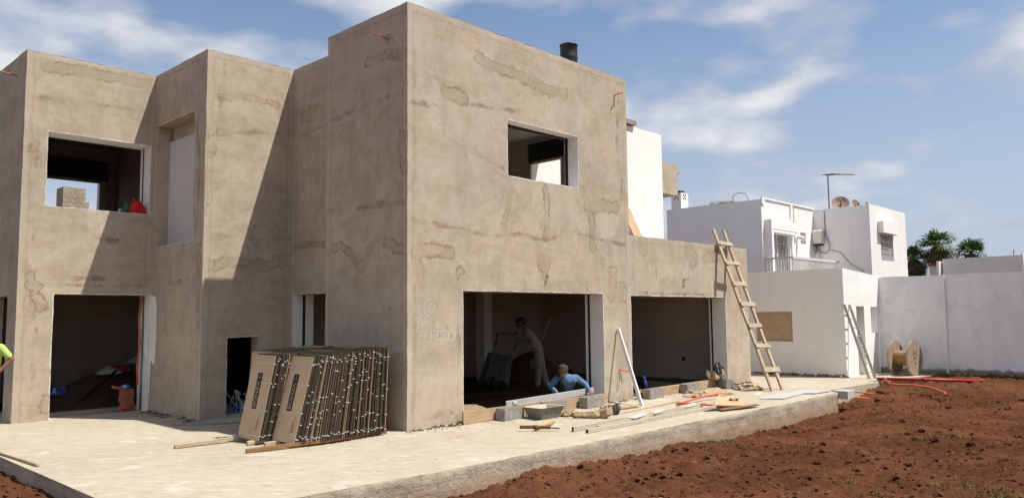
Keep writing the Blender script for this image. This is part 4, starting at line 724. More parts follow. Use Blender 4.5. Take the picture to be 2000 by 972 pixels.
def packs(n, xb0, xb1, xt0, xt1, y0, y1, straps, label, group, firstlabel):
    for i in range(n):
        f = i/max(1, n-1); xb = xb0+(xb1-xb0)*f; xt = xt0+(xt1-xt0)*f; lean = math.asin(max(-.5, min(.5, (xt-xb)/PK_H)))
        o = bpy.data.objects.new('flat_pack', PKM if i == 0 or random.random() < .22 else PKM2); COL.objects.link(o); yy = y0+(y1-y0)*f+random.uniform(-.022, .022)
        o.location = (xb, yy, .062+slab_z(xb, yy)*.75+(random.uniform(0, .018) if i else 0)); o.rotation_euler = (0, lean+(random.uniform(-.006, .006) if i else 0), random.uniform(-.012, .012) if i else 0)
        tag(o, firstlabel if i == 0 else label, 'cardboard pack', group)
        if straps:
            hs = (.07, .45, .87, 1.17) if i == 0 else [.06+random.uniform(-.02, .03)]+sorted(random.uniform(.2, 1.24) for _ in range(random.choice((1, 2, 3))))+[1.2+random.uniform(-.05, .06)]
            for h in hs: s = bpy.data.objects.new('strap', STM); COL.objects.link(s); s.parent = o; s.location = (0, 0, h)
            if i and random.random() < .22: s = bpy.data.objects.new('edge_strip', SHM); COL.objects.link(s); s.parent = o; s.location = (random.uniform(-.004, .006), random.uniform(-.008, -.002), 0)
        if i == 0 and firstlabel:
            m = MB(); m.box((-.0022, PK_W*.42, .46), (-.0006, PK_W*.42+.145, 1.02)); lb = m.build('printed_label', M['print_black'], None); lb.parent = o
            # letters read upwards: text x -> +z, text y -> +y (seen from -x)
            R3 = Matrix(((0, 0, -1), (0, 1, 0), (1, 0, 0))).to_4x4(); yc = PK_W*.42+.0725
            text_mesh('lettering', 'BONZA', .118, M['print_tan'], lb, Matrix.Translation((-.0026, yc, .685)) @ R3)
            m = MB()
            for a, b in (((.93, yc-.03), (1.0, yc)), ((1.0, yc), (.93, yc+.03)), ((.93, yc+.03), (.955, yc)), ((.955, yc), (.93, yc-.03))):
                m.bar((-.0027, a[1], a[0]), (-.0027, b[1], b[0]), .008, .0006, (1, 0, 0))
            e = m.build('emblem', M['print_tan'], None); e.parent = lb
            m = MB()
            for yk, z0_, z1_ in ((.12, .16, .40), (.15, .15, .33), (.18, .14, .30)):
                z = z0_
                while z < z1_: L_ = random.uniform(.012, .04); m.box((-.0012, yk-.006, z), (-.0005, yk+.006, min(z+L_, z1_))); z += L_+.012
            e = m.build('small_print', M['card_edge'], None); e.parent = o
G1 = 'flat cardboard packs leaning against the house'
packs(42, -1.785, -.42, -1.465, -.36, .43, .05, True, 'strapped cardboard pack standing behind the front one of the near row', G1, 'front cardboard pack of the near row, printed BONZA on a black label')
packs(40, -1.985, -.45, -1.715, -.36, 1.075, .80, True, 'strapped cardboard pack behind the front one of the left row', G1, 'front cardboard pack of the left row, printed BONZA on a black label')
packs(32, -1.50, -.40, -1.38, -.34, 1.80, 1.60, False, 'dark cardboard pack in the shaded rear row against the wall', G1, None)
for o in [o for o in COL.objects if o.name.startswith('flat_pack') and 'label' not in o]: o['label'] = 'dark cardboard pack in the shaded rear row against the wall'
def timber(name, p0, p1, w, h, mat, label, cat='timber', group=None, jit=.004):
    L_ = (Vector(p1)-Vector(p0)).length; m = MB(); n = 6; V = []
    for i in range(n): m.bar((L_*i/n-L_/2, 0, 0), (L_*(i+1)/n-L_/2, 0, 0), w, h, (0, 0, 1)) if False else None
    m.bar((-L_/2, 0, 0), (L_/2, 0, 0), w, h, (0, 0, 1), jit=jit); o = m.build(name, mat, None, bevel=.004)
    d = (Vector(p1)-Vector(p0)).normalized(); y = Vector((0, 0, 1)).cross(d).normalized(); z = d.cross(y); c = (Vector(p0)+Vector(p1))/2
    o.matrix_world = Matrix(((d.x, y.x, z.x, c.x), (d.y, y.y, z.y, c.y), (d.z, y.z, z.z, c.z), (0, 0, 0, 1))); return tag(o, label, cat, group)
GB = 'timber bearers under the cardboard packs'
timber('timber_bearer', (-2.45, .58, .032), (-.3, .16, .09), .06, .055, M['bearer'], 'dark brown timber bearer sticking out in front of the near row', 'timber', GB)
timber('timber_bearer', (-2.97, 1.76, .032), (-.4, 1.68, .085), .06, .055, M['pale_timber'], 'pale timber bearer sticking far out left of the packs', 'timber', GB)
timber('timber_bearer', (-2.10, 1.22, .032), (-.4, 1.0, .085), .06, .055, M['pale_timber'], 'short pale bearer end under the left row', 'timber', GB)
timber('timber_bearer', (-1.98, .92, .032), (-.4, .75, .085), .07, .055, M['pale_timber'], 'short pale bearer end between the two rows of packs', 'timber', GB)
timber('timber_lath', (-4.86, 3.6, .025), (-4.76, 1.75, .025), .05, .03, M['pale_timber'], 'thin weathered lath lying by the left edge of the terrace', 'timber')
timber('metal_rod', (-1.95, 4.36, .03), (-1.0, 3.5, .035), .03, .03, M['cable_grey'], 'dark rod lying in the shade before the low black doorway', 'rod')
# ------------------------------------------------------------------ blocks, boards and tools before the openings
def block_mesh():
    m = MB(); L_, W, Hh, t = .56, .2, .215, .035; holes = []
    xs = [-L_/2, -L_/2+t, -.095, -.06, .06, .095, L_/2-t, L_/2]; ys = [-W/2, -W/2+t, -.012, .012, W/2-t, W/2]
    def hole(i, j): return i in (1, 3, 5) and j in (1, 3)
    for i in range(7):
        for j in range(5):
            x0, x1, y0, y1 = xs[i], xs[i+1], ys[j], ys[j+1]
            if hole(i, j): m.add([(x0,y0,Hh),(x1,y0,Hh),(x1,y1,Hh),(x0,y1,Hh),(x0,y0,.04),(x1,y0,.04),(x1,y1,.04),(x0,y1,.04)], [(0,1,5,4),(1,2,6,5),(2,3,7,6),(3,0,4,7),(4,5,6,7)])
            else: m.add([(x0,y0,Hh),(x1,y0,Hh),(x1,y1,Hh),(x0,y1,Hh)], [(0,1,2,3)])
    a = L_/2; b = W/2; m.add([(-a,-b,0),(a,-b,0),(a,b,0),(-a,b,0),(-a,-b,Hh),(a,-b,Hh),(a,b,Hh),(-a,b,Hh)], [(0,3,2,1),(0,1,5,4),(1,2,6,5),(2,3,7,6),(3,0,4,7)])
    me = bpy.data.meshes.new('concrete_block'); me.from_pydata(m.v, [], m.f); bm = bmesh.new(); bm.from_mesh(me); bmesh.ops.remove_doubles(bm, verts=bm.verts, dist=1e-4); bm.to_mesh(me); bm.free(); me.materials.append(M['block']); return me
BLK = block_mesh()
for x, y, rz, lab in ((2.16, -.215, .10, 'hollow concrete block left of the mortar trough'), (3.36, -.21, .03, 'hollow concrete block behind the mortar trough'), (4.50, -.215, .06, 'hollow concrete block right of the mortar trough, by the white jamb'),
                      (6.70, -.22, .03, 'hollow concrete block under the blue tool at the right opening'), (8.27, -.2, .0, 'weathered hollow block in the middle of the right opening'), (9.78, -.2, 1.2, 'hollow block turned end-on under the standing paper sack')):
    o = bpy.data.objects.new('concrete_block', BLK); COL.objects.link(o); o.location = (x, y, slab_z(x, y)-.004); o.rotation_euler = (0, 0, rz); tag(o, lab, 'concrete block', 'concrete blocks propping the boards')
def board(p0, p1, z0, h, t, label):
    return timber('formwork_board', (p0[0], p0[1], z0+h/2), (p1[0], p1[1], z0+h/2), t, h, M['board'], label, 'board', 'formwork boards across the openings', .006)
board((1.12, -.10), (3.1, -.075), .085, .215, .035, 'left wooden formwork board across the wide opening'); board((3.12, -.072), (5.22, -.07), .085, .205, .035, 'right wooden formwork board across the wide opening')
board((6.28, -.075), (8.1, -.07), .085, .19, .035, 'wooden formwork board at the left of the right opening'); board((8.12, -.06), (9.75, -.05), .085, .20, .035, 'cement-stained formwork board at the right of the right opening')
timber('straightedge', (2.42, .14, .285), (4.98, .10, .355), .03, .125, M['straight'], 'long grey metal straightedge held by the crouching man', 'straightedge', None, 0)
m = MB(); m.box((-.05, -.03, 0), (.05, .03, .06)); o = thing1('foam_piece', m, M['strap'], 'small white foam piece beside the straightedge end', 'foam', bevel=.01); o.location = (2.42, -.08, .30)
m = MB(); m.bar((5.42, -.80, .03), (5.70, -.035, 1.62), .075, .04, (1, 0, 0)); thing1('white_bar', m, M['white_alu'], 'white metal bar leaning on the pier between the openings', 'bar', bevel=.004)
# trough
tr = empty('mortar_trough', (2.75, -.52, .06), 'cement-crusted mortar trough beside a concrete block', 'trough')
def frustum(mb, c, a, b, z0, z1, a2, b2, mi=0):
    V = [(c[0]+sx_*a, c[1]+sy_*b, z0) for sx_, sy_ in ((-1,-1),(1,-1),(1,1),(-1,1))]+[(c[0]+sx_*a2, c[1]+sy_*b2, z1) for sx_, sy_ in ((-1,-1),(1,-1),(1,1),(-1,1))]; return V
m = MB(); c = (2.75, -.50); V = frustum(m, c, .24, .155, .065, .255, .305, .215); m.add(V, [(0,3,2,1),(0,1,5,4),(1,2,6,5),(2,3,7,6),(3,0,4,7)])
V = frustum(m, c, .305, .215, .255, .275, .33, .24); m.add(V, [(0,1,5,4),(1,2,6,5),(2,3,7,6),(3,0,4,7)]); m.build('shell', M['trough'], tr)
m = MB(); V = frustum(m, c, .22, .135, .10, .27, .295, .205); m.add(V, [(0,1,2,3),(0,4,5,1),(1,5,6,2),(2,6,7,3),(3,7,4,0)]); V = frustum(m, c, .295, .205, .271, .277, .335, .245); m.add(V, [(0,1,5,4),(1,2,6,5),(2,3,7,6),(3,0,4,7)]); m.build('lining', M['trough_in'], tr)
# pick
pk = empty('pickaxe', (1.6, -1.35, .06), 'rusty mattock with a short wooden handle on the terrace', 'pickaxe')
m = MB(); m.tube([(1.58, -1.36, .10), (1.95, -1.22, .085), (2.30, -1.13, .10)], [.024, .021, .026], 8); m.build('handle', M['handle'], pk, True)
m = MB(); m.lathe([(.026, -.035), (.038, -.03), (.04, 0), (.038, .03), (.026, .035)], 12, Matrix.Translation((1.575, -1.365, .10)) @ Matrix.Rotation(math.radians(90), 4, 'Y') @ Matrix.Rotation(.35, 4, 'X')); m.bar((1.55, -1.34, .105), (1.34, -1.22, .115), .025, .055, (0, 0, 1)); m.bar((1.6, -1.39, .10), (1.75, -1.52, .09), .035, .045); m.bar((1.75, -1.52, .09), (1.86, -1.615, .075), .022, .02); m.build('head', M['rust'], pk, False)
# metal profiles
def profile(p0, p1, w, h, label):
    t = empty('metal_profile', p0, label, 'metal profile', 'metal profiles lying on the terrace edge'); p0 = Vector(p0); p1 = Vector(p1)
    m = MB(); m.bar(p0, p1, w, h); m.build('tube', M['galv'], t); d = (p1-p0).normalized(); m = MB(); m.bar(p0-d*.0015, p0-d*.0005, w-.012, h-.012); m.build('open_end', M['track_and_shade'], t)
profile((1.98, -1.80, .066), (6.30, -1.66, .07), .045, .075, 'metal profile with an open black end, furthest from the terrace edge'); profile((2.05, -2.04, .048), (6.25, -1.98, .05), .06, .06, 'metal profile lying nearest the terrace edge'); profile((2.5, -1.90, .05), (6.6, -1.55, .06), .045, .05, 'inner metal profile wrapped with torn plastic film')
timber('wooden_stick', (3.9, -1.15, .055), (6.6, -.95, .07), .02, .02, M['pale_timber'], 'long thin stick lying between the sacks and the profiles', 'stick')
# crumpled paper and film: a folded, creased sheet
def crumple(name, c, sx_, sy_, h, mat, label, cat, seed, rot=0, group=None, prints=None, nx_=12, ny_=10):
    rr = np.random.default_rng(seed); u = np.linspace(-1, 1, nx_); v = np.linspace(-1, 1, ny_); U, Vv = np.meshgrid(u, v, indexing='ij')
    rid = 1-np.abs(2*fbm(U*1.9+seed, Vv*1.9, 2, seed)-1); rid2 = 1-np.abs(2*vnoise(U*3.7+seed*2.3+.5*Vv, Vv*3.3, seed+2)-1)
    sh = np.clip(1-np.maximum(np.abs(U), np.abs(Vv))**3, 0, 1); Zz = h*(.25+.75*sh)*(.35*rid**2+.30*rid2**3+.38)
    Zz = Zz*np.clip((1-np.maximum(np.abs(U), np.abs(Vv)))*7, .0, 1)+rr.uniform(-.13, .13, U.shape)*h*np.clip(sh*3, 0, 1)
    ex = 1+.34*(fbm(U*1.6+seed, Vv*1.6+9, 3, 1)-.5); X_ = U*sx_*ex+rr.uniform(-.5, .5, U.shape)*sx_*.05; Y_ = Vv*sy_*ex+rr.uniform(-.5, .5, U.shape)*sy_*.05; Zz = np.maximum(Zz, .002)
    Vt = np.stack([X_, Y_, Zz], -1).reshape(-1, 3); idx = np.arange(nx_*ny_).reshape(nx_, ny_); Q = np.stack([idx[:-1, :-1], idx[1:, :-1], idx[1:, 1:], idx[:-1, 1:]], -1).reshape(-1, 4)
    me = np_mesh(name, Vt, Q, mat, False); o = link(name, me); o.location = c; o.rotation_euler = (0, 0, rot); tag(o, label, cat, group)
    if prints:
        me.materials.append(M['kraft_print']); a0, a1, b0, b1 = prints
        for p in me.polygons:
            if a0 < p.center.x/sx_ < a1 and b0 < p.center.y/sy_ < b1: p.material_index = 1
    return o
GS = 'empty cement sacks on the terrace'
def sack(c, sx_, sy_, h, rot, label, seed, panel_=None, lean=(0, 0), group=GS):
    """a stiff, folded paper sack: flat facets, creased top, undercut rim"""
    rr = random.Random(seed); nx_, ny_ = 9, 7; V = []; F = []; mi = []
    cre = [(rr.uniform(-1, 1), rr.uniform(-1, 1), rr.uniform(0, 6.28), rr.uniform(.25, .6)) for _ in range(5)]; ta, tb = rr.uniform(-.25, .25), rr.uniform(-.2, .25)
    def top(u, v):
        z = .62+ta*u+tb*v
        for cu, cv, an, am in cre: z -= am*.42*max(0, 1-abs((u-cu)*math.cos(an)+(v-cv)*math.sin(an))*2.6)
        return h*max(.16, z+rr.uniform(-.08, .08))
    wob = [rr.uniform(.82, 1.12) for _ in range(40)]
    def P(u, v, z, k): r_ = wob[int((math.atan2(v, u)+math.pi)*6) % 40]; f_ = z/h; return (u*sx_*k*r_+lean[0]*f_, v*sy_*k*r_+lean[1]*f_, z)
    for i in range(nx_):
        for j in range(ny_):
            u, v = -1+2*i/(nx_-1), -1+2*j/(ny_-1); V.append(P(u+rr.uniform(-.06, .06), v+rr.uniform(-.06, .06), top(u, v), 1.0))
    for i in range(nx_-1):
        for j in range(ny_-1):
            q = [i*ny_+j, (i+1)*ny_+j, (i+1)*ny_+j+1, i*ny_+j+1]; uc, vc = -1+2*(i+.5)/(nx_-1), -1+2*(j+.5)/(ny_-1); k = 1 if panel_ and panel_[0] < uc < panel_[1] and panel_[2] < vc < panel_[3] else 0
            for t in ((q[0], q[1], q[2]), (q[0], q[2], q[3])): F.append(t); mi.append(k)
    ring = [(i, 0) for i in range(nx_)]+[(nx_-1, j) for j in range(1, ny_)]+[(i, ny_-1) for i in range(nx_-2, -1, -1)]+[(0, j) for j in range(ny_-2, 0, -1)]; n = len(ring); b0 = len(V)
    for lv, kk in ((.45, 1.1), (0., .86)):
        for i, j in ring: x, y, z = V[i*ny_+j]; V.append((x*kk*rr.uniform(.94, 1.06), y*kk*rr.uniform(.94, 1.06), z*lv+(0.002 if lv == 0 else 0)))
    for k in range(n):
        a_, b_ = ring[k], ring[(k+1) % n]; A_, B_ = a_[0]*ny_+a_[1], b_[0]*ny_+b_[1]; C1, D1 = b0+k, b0+(k+1) % n
        pm = 1 if panel_ and len(panel_) > 4 and k in range(panel_[4], panel_[5]) else 0
        F += [(A_, C1, D1, B_), (C1, C1+n, D1+n if (k+1) % n else b0+n, D1)]; mi += [pm, pm]
    me = bpy.data.meshes.new('paper_sack'); me.from_pydata(V, [], F); me.materials.append(M['kraft']); me.materials.append(M['kraft_print']); me.polygons.foreach_set('material_index', mi); o = link('paper_sack', me); o.location = c; o.rotation_euler = (0, 0, rot); return tag(o, label, 'paper sack', group)
sack((3.52, -.95, .045), .30, .24, .20, -.75, 'largest folded paper sack, in front of the wide opening', 3, (-.5, .1, -.4, .3)); sack((4.02, -1.02, .045), .16, .14, .30, -.6, 'upright folded sack with a dark printed panel', 5, (-1, 1, -1, 1, 4, 12))
sack((3.25, -.55, .06), .19, .14, .15, .5, 'small pale folded sack right of the trough', 8); sack((8.25, -.75, .055), .42, .26, .17, -.4, 'flattened torn sack behind the cardboard sheet', 9, (-.9, -.2, -.6, .4)); sack((7.65, -.62, .055), .24, .17, .09, .3, 'flat scrap of sack with a dark print near the block', 12, (-.3, .5, -.4, .4))
sack((9.85, -.85, .05), .33, .2, .2, -.3, 'open brown sack lying by the wing corner', 14, (-1, -.4, -1, 1)); sack((4.75, -.72, .06), .45, .10, .07, -.12, 'long flat strip of paper sack right of the printed one', 17); sack((9.66, -.19, .298), .20, .13, .50, -.2, 'tall folded sack standing on a block against the white jamb', 21, (-1, 1, -1, 1, 2, 5), (-.20, .0))
for k, (x, y, a) in enumerate(((3.9, -1.74, .2), (4.7, -1.66, .1), (5.9, -1.62, .0), (9.3, -1.35, .3))): crumple('plastic_film', (x, y, .085 if k < 3 else .035), .34, .08, .045, M['film'], ('torn plastic film on the left part of the profiles', 'torn plastic film on the middle of the profiles', 'torn plastic film at the right end of the profiles', 'scrap of clear film near the paving tiles')[k], 'plastic film', 20+k, a+.06, 'scraps of plastic film')
# cardboard sheets
cs = empty('cardboard_sheet', (7.3, -1.75, .1), 'pale cardboard pack tilted on the terrace edge with a dark print', 'cardboard')
A = [Vector(p) for p in ((6.25, -1.95, .09), (6.80, -2.33, .055), (7.65, -1.96, .13), (7.27, -1.50, .20))]; nrm = (A[1]-A[0]).cross(A[3]-A[0]).normalized(); m = MB(); m.add(A+[p-nrm*.035 for p in A], [(0,1,2,3),(7,6,5,4),(0,4,5,1),(1,5,6,2),(2,6,7,3),(3,7,4,0)]); m.build('sheet', M['box_card'], cs)
def on_sheet(u, v, e): return A[0]+(A[1]-A[0])*u+(A[3]-A[0])*v+nrm*e
m = MB(); m.add([on_sheet(.42, .42, .002), on_sheet(.74, .42, .002), on_sheet(.74, .62, .002), on_sheet(.42, .62, .002)], [(0,1,2,3)]); lb = m.build('printed_label', M['print_black'], cs)
m = MB(); m.add([on_sheet(.55, .46, .003), on_sheet(.66, .46, .003), on_sheet(.62, .58, .003), on_sheet(.5, .57, .003)], [(0,1,2,3)]); m.build('emblem', M['print_tan'], lb)
m = MB()
for k in range(5): u = .08+.045*k; m.add([on_sheet(u, .8, .002), on_sheet(u+.03, .8, .002), on_sheet(u+.03, .88, .002), on_sheet(u, .88, .002)], [(0,1,2,3)])
m.build('small_print', M['card_edge'], cs)
m = MB(); m.add([(5.65, -2.06, .012), (6.5, -2.40, .012), (7.1, -2.40, .02), (6.6, -1.95, .02), (5.65, -2.06, .028), (6.5, -2.40, .028), (7.1, -2.40, .04), (6.6, -1.95, .035)], [(0,3,2,1),(4,5,6,7),(0,1,5,4),(1,2,6,5),(2,3,7,6),(3,0,4,7)]); thing1('dark_board', m, M['card_edge'], 'dark board lying under the tilted cardboard', 'board')
timber('dark_board', (5.95, -2.26, .045), (7.15, -2.44, .05), .10, .025, M['bearer'], 'dark strip of board along the terrace edge under the cardboard', 'board')
m = MB(); m.tube([(5.95, -1.28, .085), (6.6, -1.22, .11), (7.2, -1.2, .14), (7.8, -1.28, .16)], .022, 8); thing1('conduit_length', m, M['orange'], 'orange conduit length reaching under the cardboard, rear one', 'conduit', 'orange conduit lengths on the terrace', True)
m = MB(); m.tube([(5.95, -1.28, .09), (6.15, -1.55, .10), (6.3, -1.85, .075), (6.42, -2.1, .06)], .022, 8); thing1('conduit_length', m, M['orange'], 'orange conduit length curving in front of the cardboard', 'conduit', 'orange conduit lengths on the terrace', True)
def tile(pts, z, label): m = MB(); m.prism(pts, z, z+.022); thing1('paving_tile', m, M['tile'], label, 'paving tile', 'loose paving tiles', bevel=.003)
tile([(8.36, -1.87), (8.70, -2.27), (10.2, -2.12), (9.75, -1.66)], .020, 'large grey paving slab lying flat in front of the ladder'); tile([(9.95, -1.88), (10.25, -2.30), (11.15, -2.36), (10.82, -1.70)], .018, 'grey paving slab right of the large one'); 
m = MB(); m.box((11.22, -2.72, -.16), (11.66, -2.36, .03)); thing1('paving_tile', m, M['tile'], 'thick grey slab overhanging the terrace corner', 'paving tile', 'loose paving tiles', bevel=.006)
# spirit level / blue tool standing on the block
m = MB(); m.tube([(6.55, -.16, .30), (6.50, -.14, .48)], .026, 8); m.tube([(6.498, -.14, .49), (6.48, -.13, .56)], .028, 8); bt = thing1('blue_tool', m, M['blue'], 'blue tool handle standing on a block at the right opening', 'tool', smooth=True)
# ladders
ld = empty('wooden_ladder', (10.3, -1.3, .03), 'rough home-made wooden ladder leaning on the low wing', 'ladder')
LB, LT = Vector((10.08, -1.37, .03)), Vector((10.13, .10, 4.10)); RB, RT = Vector((10.54, -1.41, .03)), Vector((10.62, .08, 4.09)); nl = (RB-LB).cross(LT-LB).normalized(); nl = nl if nl.y < 0 else -nl
for a, b in ((LB, LT), (RB, RT)): m = MB(); m.bar(a, b, .10, .055, nl, jit=.006); m.build('rail', M['ladder_wood'], ld, bevel=.006)
for k, t in enumerate((.905, .775, .645, .518, .385, .265, .125)):
    a = LB.lerp(LT, t)+nl*.046; b = RB.lerp(RT, t)+nl*.046; d = (b-a).normalized(); a = a-d*random.uniform(.05, .12); b = b+d*random.uniform(.05, .16); b.z += random.uniform(-.03, .03); m = MB(); m.bar(a, b, random.uniform(.085, .13), .03, nl, jit=.008); m.build('rung', M['ladder_wood'], ld, bevel=.005)
ad = empty('aluminium_ladder', (15.7, -1.7, 0), 'aluminium ladder leaning on the white shed beside its doorway', 'ladder'); L0, L1, R0, R1 = Vector((15.60, -1.69, 0)), Vector((15.55, -1.09, 2.15)), Vector((15.90, -1.75, 0)), Vector((15.95, -1.09, 2.15))
for a, b in ((L0, L1), (R0, R1)): m = MB(); m.bar(a, b, .03, .07, (0, 1, 0)); m.build('rail', M['alu_dull'], ad)
for k in range(8): t = .08+.12*k; m = MB(); m.tube([L0.lerp(L1, t), R0.lerp(R1, t)], .017, 6); m.build('rung', M['alu_dull'], ad)
# cable reel
rl = empty('cable_reel', (17.55, -2.05, 0), 'empty wooden cable reel standing by the boundary wall', 'cable reel'); ax = Vector((-.111, -.994, 0)).normalized(); cR = Vector((17.58, -2.33, .515)); cL = cR-ax*.56
zq = ax.to_track_quat('Z', 'Y').to_matrix().to_4x4()
for c in (cR, cL):
    Mx = Matrix.Translation(c) @ zq; m = MB(); m.lathe([(.05, -.028), (.525, -.028), (.525, .028), (.05, .028), (.05, -.028)], 40, Mx); f_ = m.build('flange', M['reel_wood'], rl)
    m = MB(); 
    for k in range(-4, 5):
        y = k*.112; hw2 = math.sqrt(max(.0, .52**2-y*y)); m.add([Mx @ Vector((y-.003, -hw2, .0292)), Mx @ Vector((y+.003, -hw2, .0292)), Mx @ Vector((y+.003, hw2, .0292)), Mx @ Vector((y-.003, hw2, .0292))], [(0,1,2,3)])
    m.build('plank_joints', M['track_and_shade'], f_)
Mx = Matrix.Translation(cR) @ zq
m = MB(); n = 18; L_ = .504
for k in range(n):
    a0, a1 = 2*math.pi*k/n+.02, 2*math.pi*(k+1)/n-.02; V = [Mx @ Vector((r*math.cos(a), r*math.sin(a), z)) for z in (-.028-L_, -.028) for a in (a0, a1) for r in (.20, .23)]; m.add(V, [(0,1,3,2),(4,6,7,5),(1,5,7,3),(0,2,6,4),(0,4,5,1),(2,3,7,6)])
m.build('drum', M['reel_drum'], rl)
text_r = Matrix.Translation(cR) @ Matrix(((-.905, 0, .42, 0), (-.42, 0, -.905, 0), (0, 1, 0, 0), (0, 0, 0, 1)))
tx = Vector((0, 0, 1)).cross(ax).normalized(); TM = Matrix(((tx.x, 0, ax.x, 0), (tx.y, 0, ax.y, 0), (tx.z, 1, ax.z, 0), (0, 0, 0, 1)))
text_mesh('stencil', 'P1 E', .16, M['print_black'], rl, Matrix.Translation(cR+ax*.031+Vector((0, 0, .14))) @ TM); text_mesh('stencil', '4', .14, M['print_black'], rl, Matrix.Translation(cR+ax*.031+Vector((0, 0, -.16))) @ TM)
# pipes lying on the soil
m = MB(); m.tube([(15.3, -2.0, .03), (15.9, -3.1, .02), (16.55, -4.35, .0)], .042, 12); m.tube([(15.85, -3.0, .022), (15.93, -3.16, .02)], .052, 12); thing1('red_pipe', m, M['red'], 'long straight dark red pipe lying on the soil by the path', 'pipe', smooth=True)
m = MB(); m.tube([(14.05, -2.55, .06), (14.0, -2.95, .0), (13.9, -3.4, .02), (13.6, -3.9, .0), (13.2, -4.3, -.06), (13.05, -4.36, -.10), (13.1, -4.28, -.11)], .026, 8); thing1('conduit_length', m, M['orange'], 'orange conduit curving over the soil below the red pipe', 'conduit', 'orange conduits on the soil', True)
Mx = Matrix.Translation((13.95, -2.68, .05)) @ Matrix.Rotation(1.1, 4, 'X') @ Matrix.Rotation(.5, 4, 'Y'); m = MB(); m.lathe([(.02, 0), (.13, .01), (.15, .03), (.13, .045), (.02, .05)], 16, Mx); thing1('orange_elbow', m, M['orange'], 'flattened orange conduit end sticking up by the path', 'conduit', smooth=True)
m = MB(); m.tube([(11.9, -2.3, -.03), (12.5, -2.55, -.10), (13.0, -2.7, -.17)], .018, 8); thing1('conduit_length', m, M['orange'], 'upper faded orange conduit at the terrace corner', 'conduit', 'orange conduits on the soil', True); m = MB(); m.tube([(11.3, -2.6, -.12), (11.7, -2.75, -.15), (12.1, -2.9, -.2)], .02, 8); thing1('conduit_length', m, M['orange'], 'lower faded orange conduit under the overhanging slab', 'conduit', 'orange conduits on the soil', True)
# packs and board on the wing roof
bx_ = empty('roof_pack', (10.3, 2.6, HW), 'pale cardboard pack printed in black on the wing roof', 'cardboard pack'); m = MB(); V = [(9.7, 2.40, HW), (10.64, 2.40, HW), (10.46, 2.92, 4.95), (9.55, 2.92, 4.95)]; m.add(V+[(x, y+.06, z) for x, y, z in V], [(0,1,2,3),(7,6,5,4),(0,4,5,1),(1,5,6,2),(2,6,7,3),(3,7,4,0)]); m.build('carton', M['box_card'], bx_)
A0 = Vector(V[0]); e1 = Vector((1, 0, 0)); e2 = (Vector(V[2])-Vector(V[1])).normalized(); nn = e1.cross(e2).normalized(); nn = nn if nn.y < 0 else -nn
def onp(a, b, e): return A0+e1*a+e2*b+nn*e
m = MB(); m.add([onp(.30, .36, .002), onp(.50, .36, .002), onp(.50, 1.0, .002), onp(.30, 1.0, .002)], [(0,1,2,3)]); lb = m.build('printed_label', M['print_black'], bx_)
TM2 = Matrix(((-e2.x, e1.x, nn.x, 0), (-e2.y, e1.y, nn.y, 0), (-e2.z, e1.z, nn.z, 0), (0, 0, 0, 1))); TM2 = Matrix(((e2.x, -e1.x, nn.x, 0), (e2.y, -e1.y, nn.y, 0), (e2.z, -e1.z, nn.z, 0), (0, 0, 0, 1)))
text_mesh('lettering', 'BONZA', .16, M['print_tan'], lb, Matrix.Translation(onp(.40, .66, .004)) @ TM2)
m = MB(); m.add([(10.75, 2.45, HW), (11.25, 2.45, HW), (11.2, 2.85, 4.66), (10.42, 2.85, 4.72), (10.75, 2.48, HW), (11.25, 2.48, HW), (11.2, 2.88, 4.66), (10.42, 2.88, 4.72)], [(0,1,2,3),(7,6,5,4),(0,4,5,1),(1,5,6,2),(2,6,7,3),(3,7,4,0)]); thing1('white_board', m, M['smooth_white'], 'white board leaning beside the carton on the wing roof', 'board')
# window-sill and doorway odds and ends
rb = MB(); n = 16; V = []; F = []
for i, (z, k) in enumerate(((0, .92), (.04, 1.0), (.10, 1.0), (.16, .9), (.21, .72), (.25, .5), (.28, .38), (.285, .05))):
    for j in range(n):
        t = 2*math.pi*j/n; c_, s_ = math.cos(t), math.sin(t); q = (abs(c_)**3.2+abs(s_)**3.2)**(-1/3.2)*k*random.uniform(.92, 1.06); V.append((-1.60+.165*q*c_-.02*i/7, 7.12+.09*q*s_, 4.155+z*random.uniform(.96, 1.05)))
F = [(i*n+j, i*n+(j+1) % n, (i+1)*n+(j+1) % n, (i+1)*n+j) for i in range(7) for j in range(n)]+[tuple(range(n)), tuple(7*n+j for j in range(n))]
rb.add(V, F); rb.tube([(-1.70, 7.10, 4.42), (-1.73, 7.08, 4.47), (-1.66, 7.08, 4.46)], .012, 5); o = thing1('red_bag', rb, M['red_bag'], 'red plastic bag on the sill of the upper left window', 'bag')
m = MB(); m.lathe([(.001, 0), (.07, 0), (.08, .1), (.05, .17), (.03, .2), (.03, .22)], 12, Matrix.Translation((-1.80, 7.22, 4.155))); thing1('green_bottle', m, M['green'], 'green container behind the red bag on the sill', 'container', smooth=True)
m = MB(); m.lathe([(.001, 0), (.035, 0), (.035, .06), (.03, .07), (.001, .07)], 12, Matrix.Translation((-1.98, 7.08, 4.155))); thing1('small_cup', m, M['bag_white'], 'tiny pale cup on the upper left sill', 'cup', smooth=True)
crumple('yellow_rag', (.9, 2.95, 1.337), .09, .22, .11, M['kraft'], 'yellowish rag on the sill of the small ground-floor window', 'rag', 31, 0)
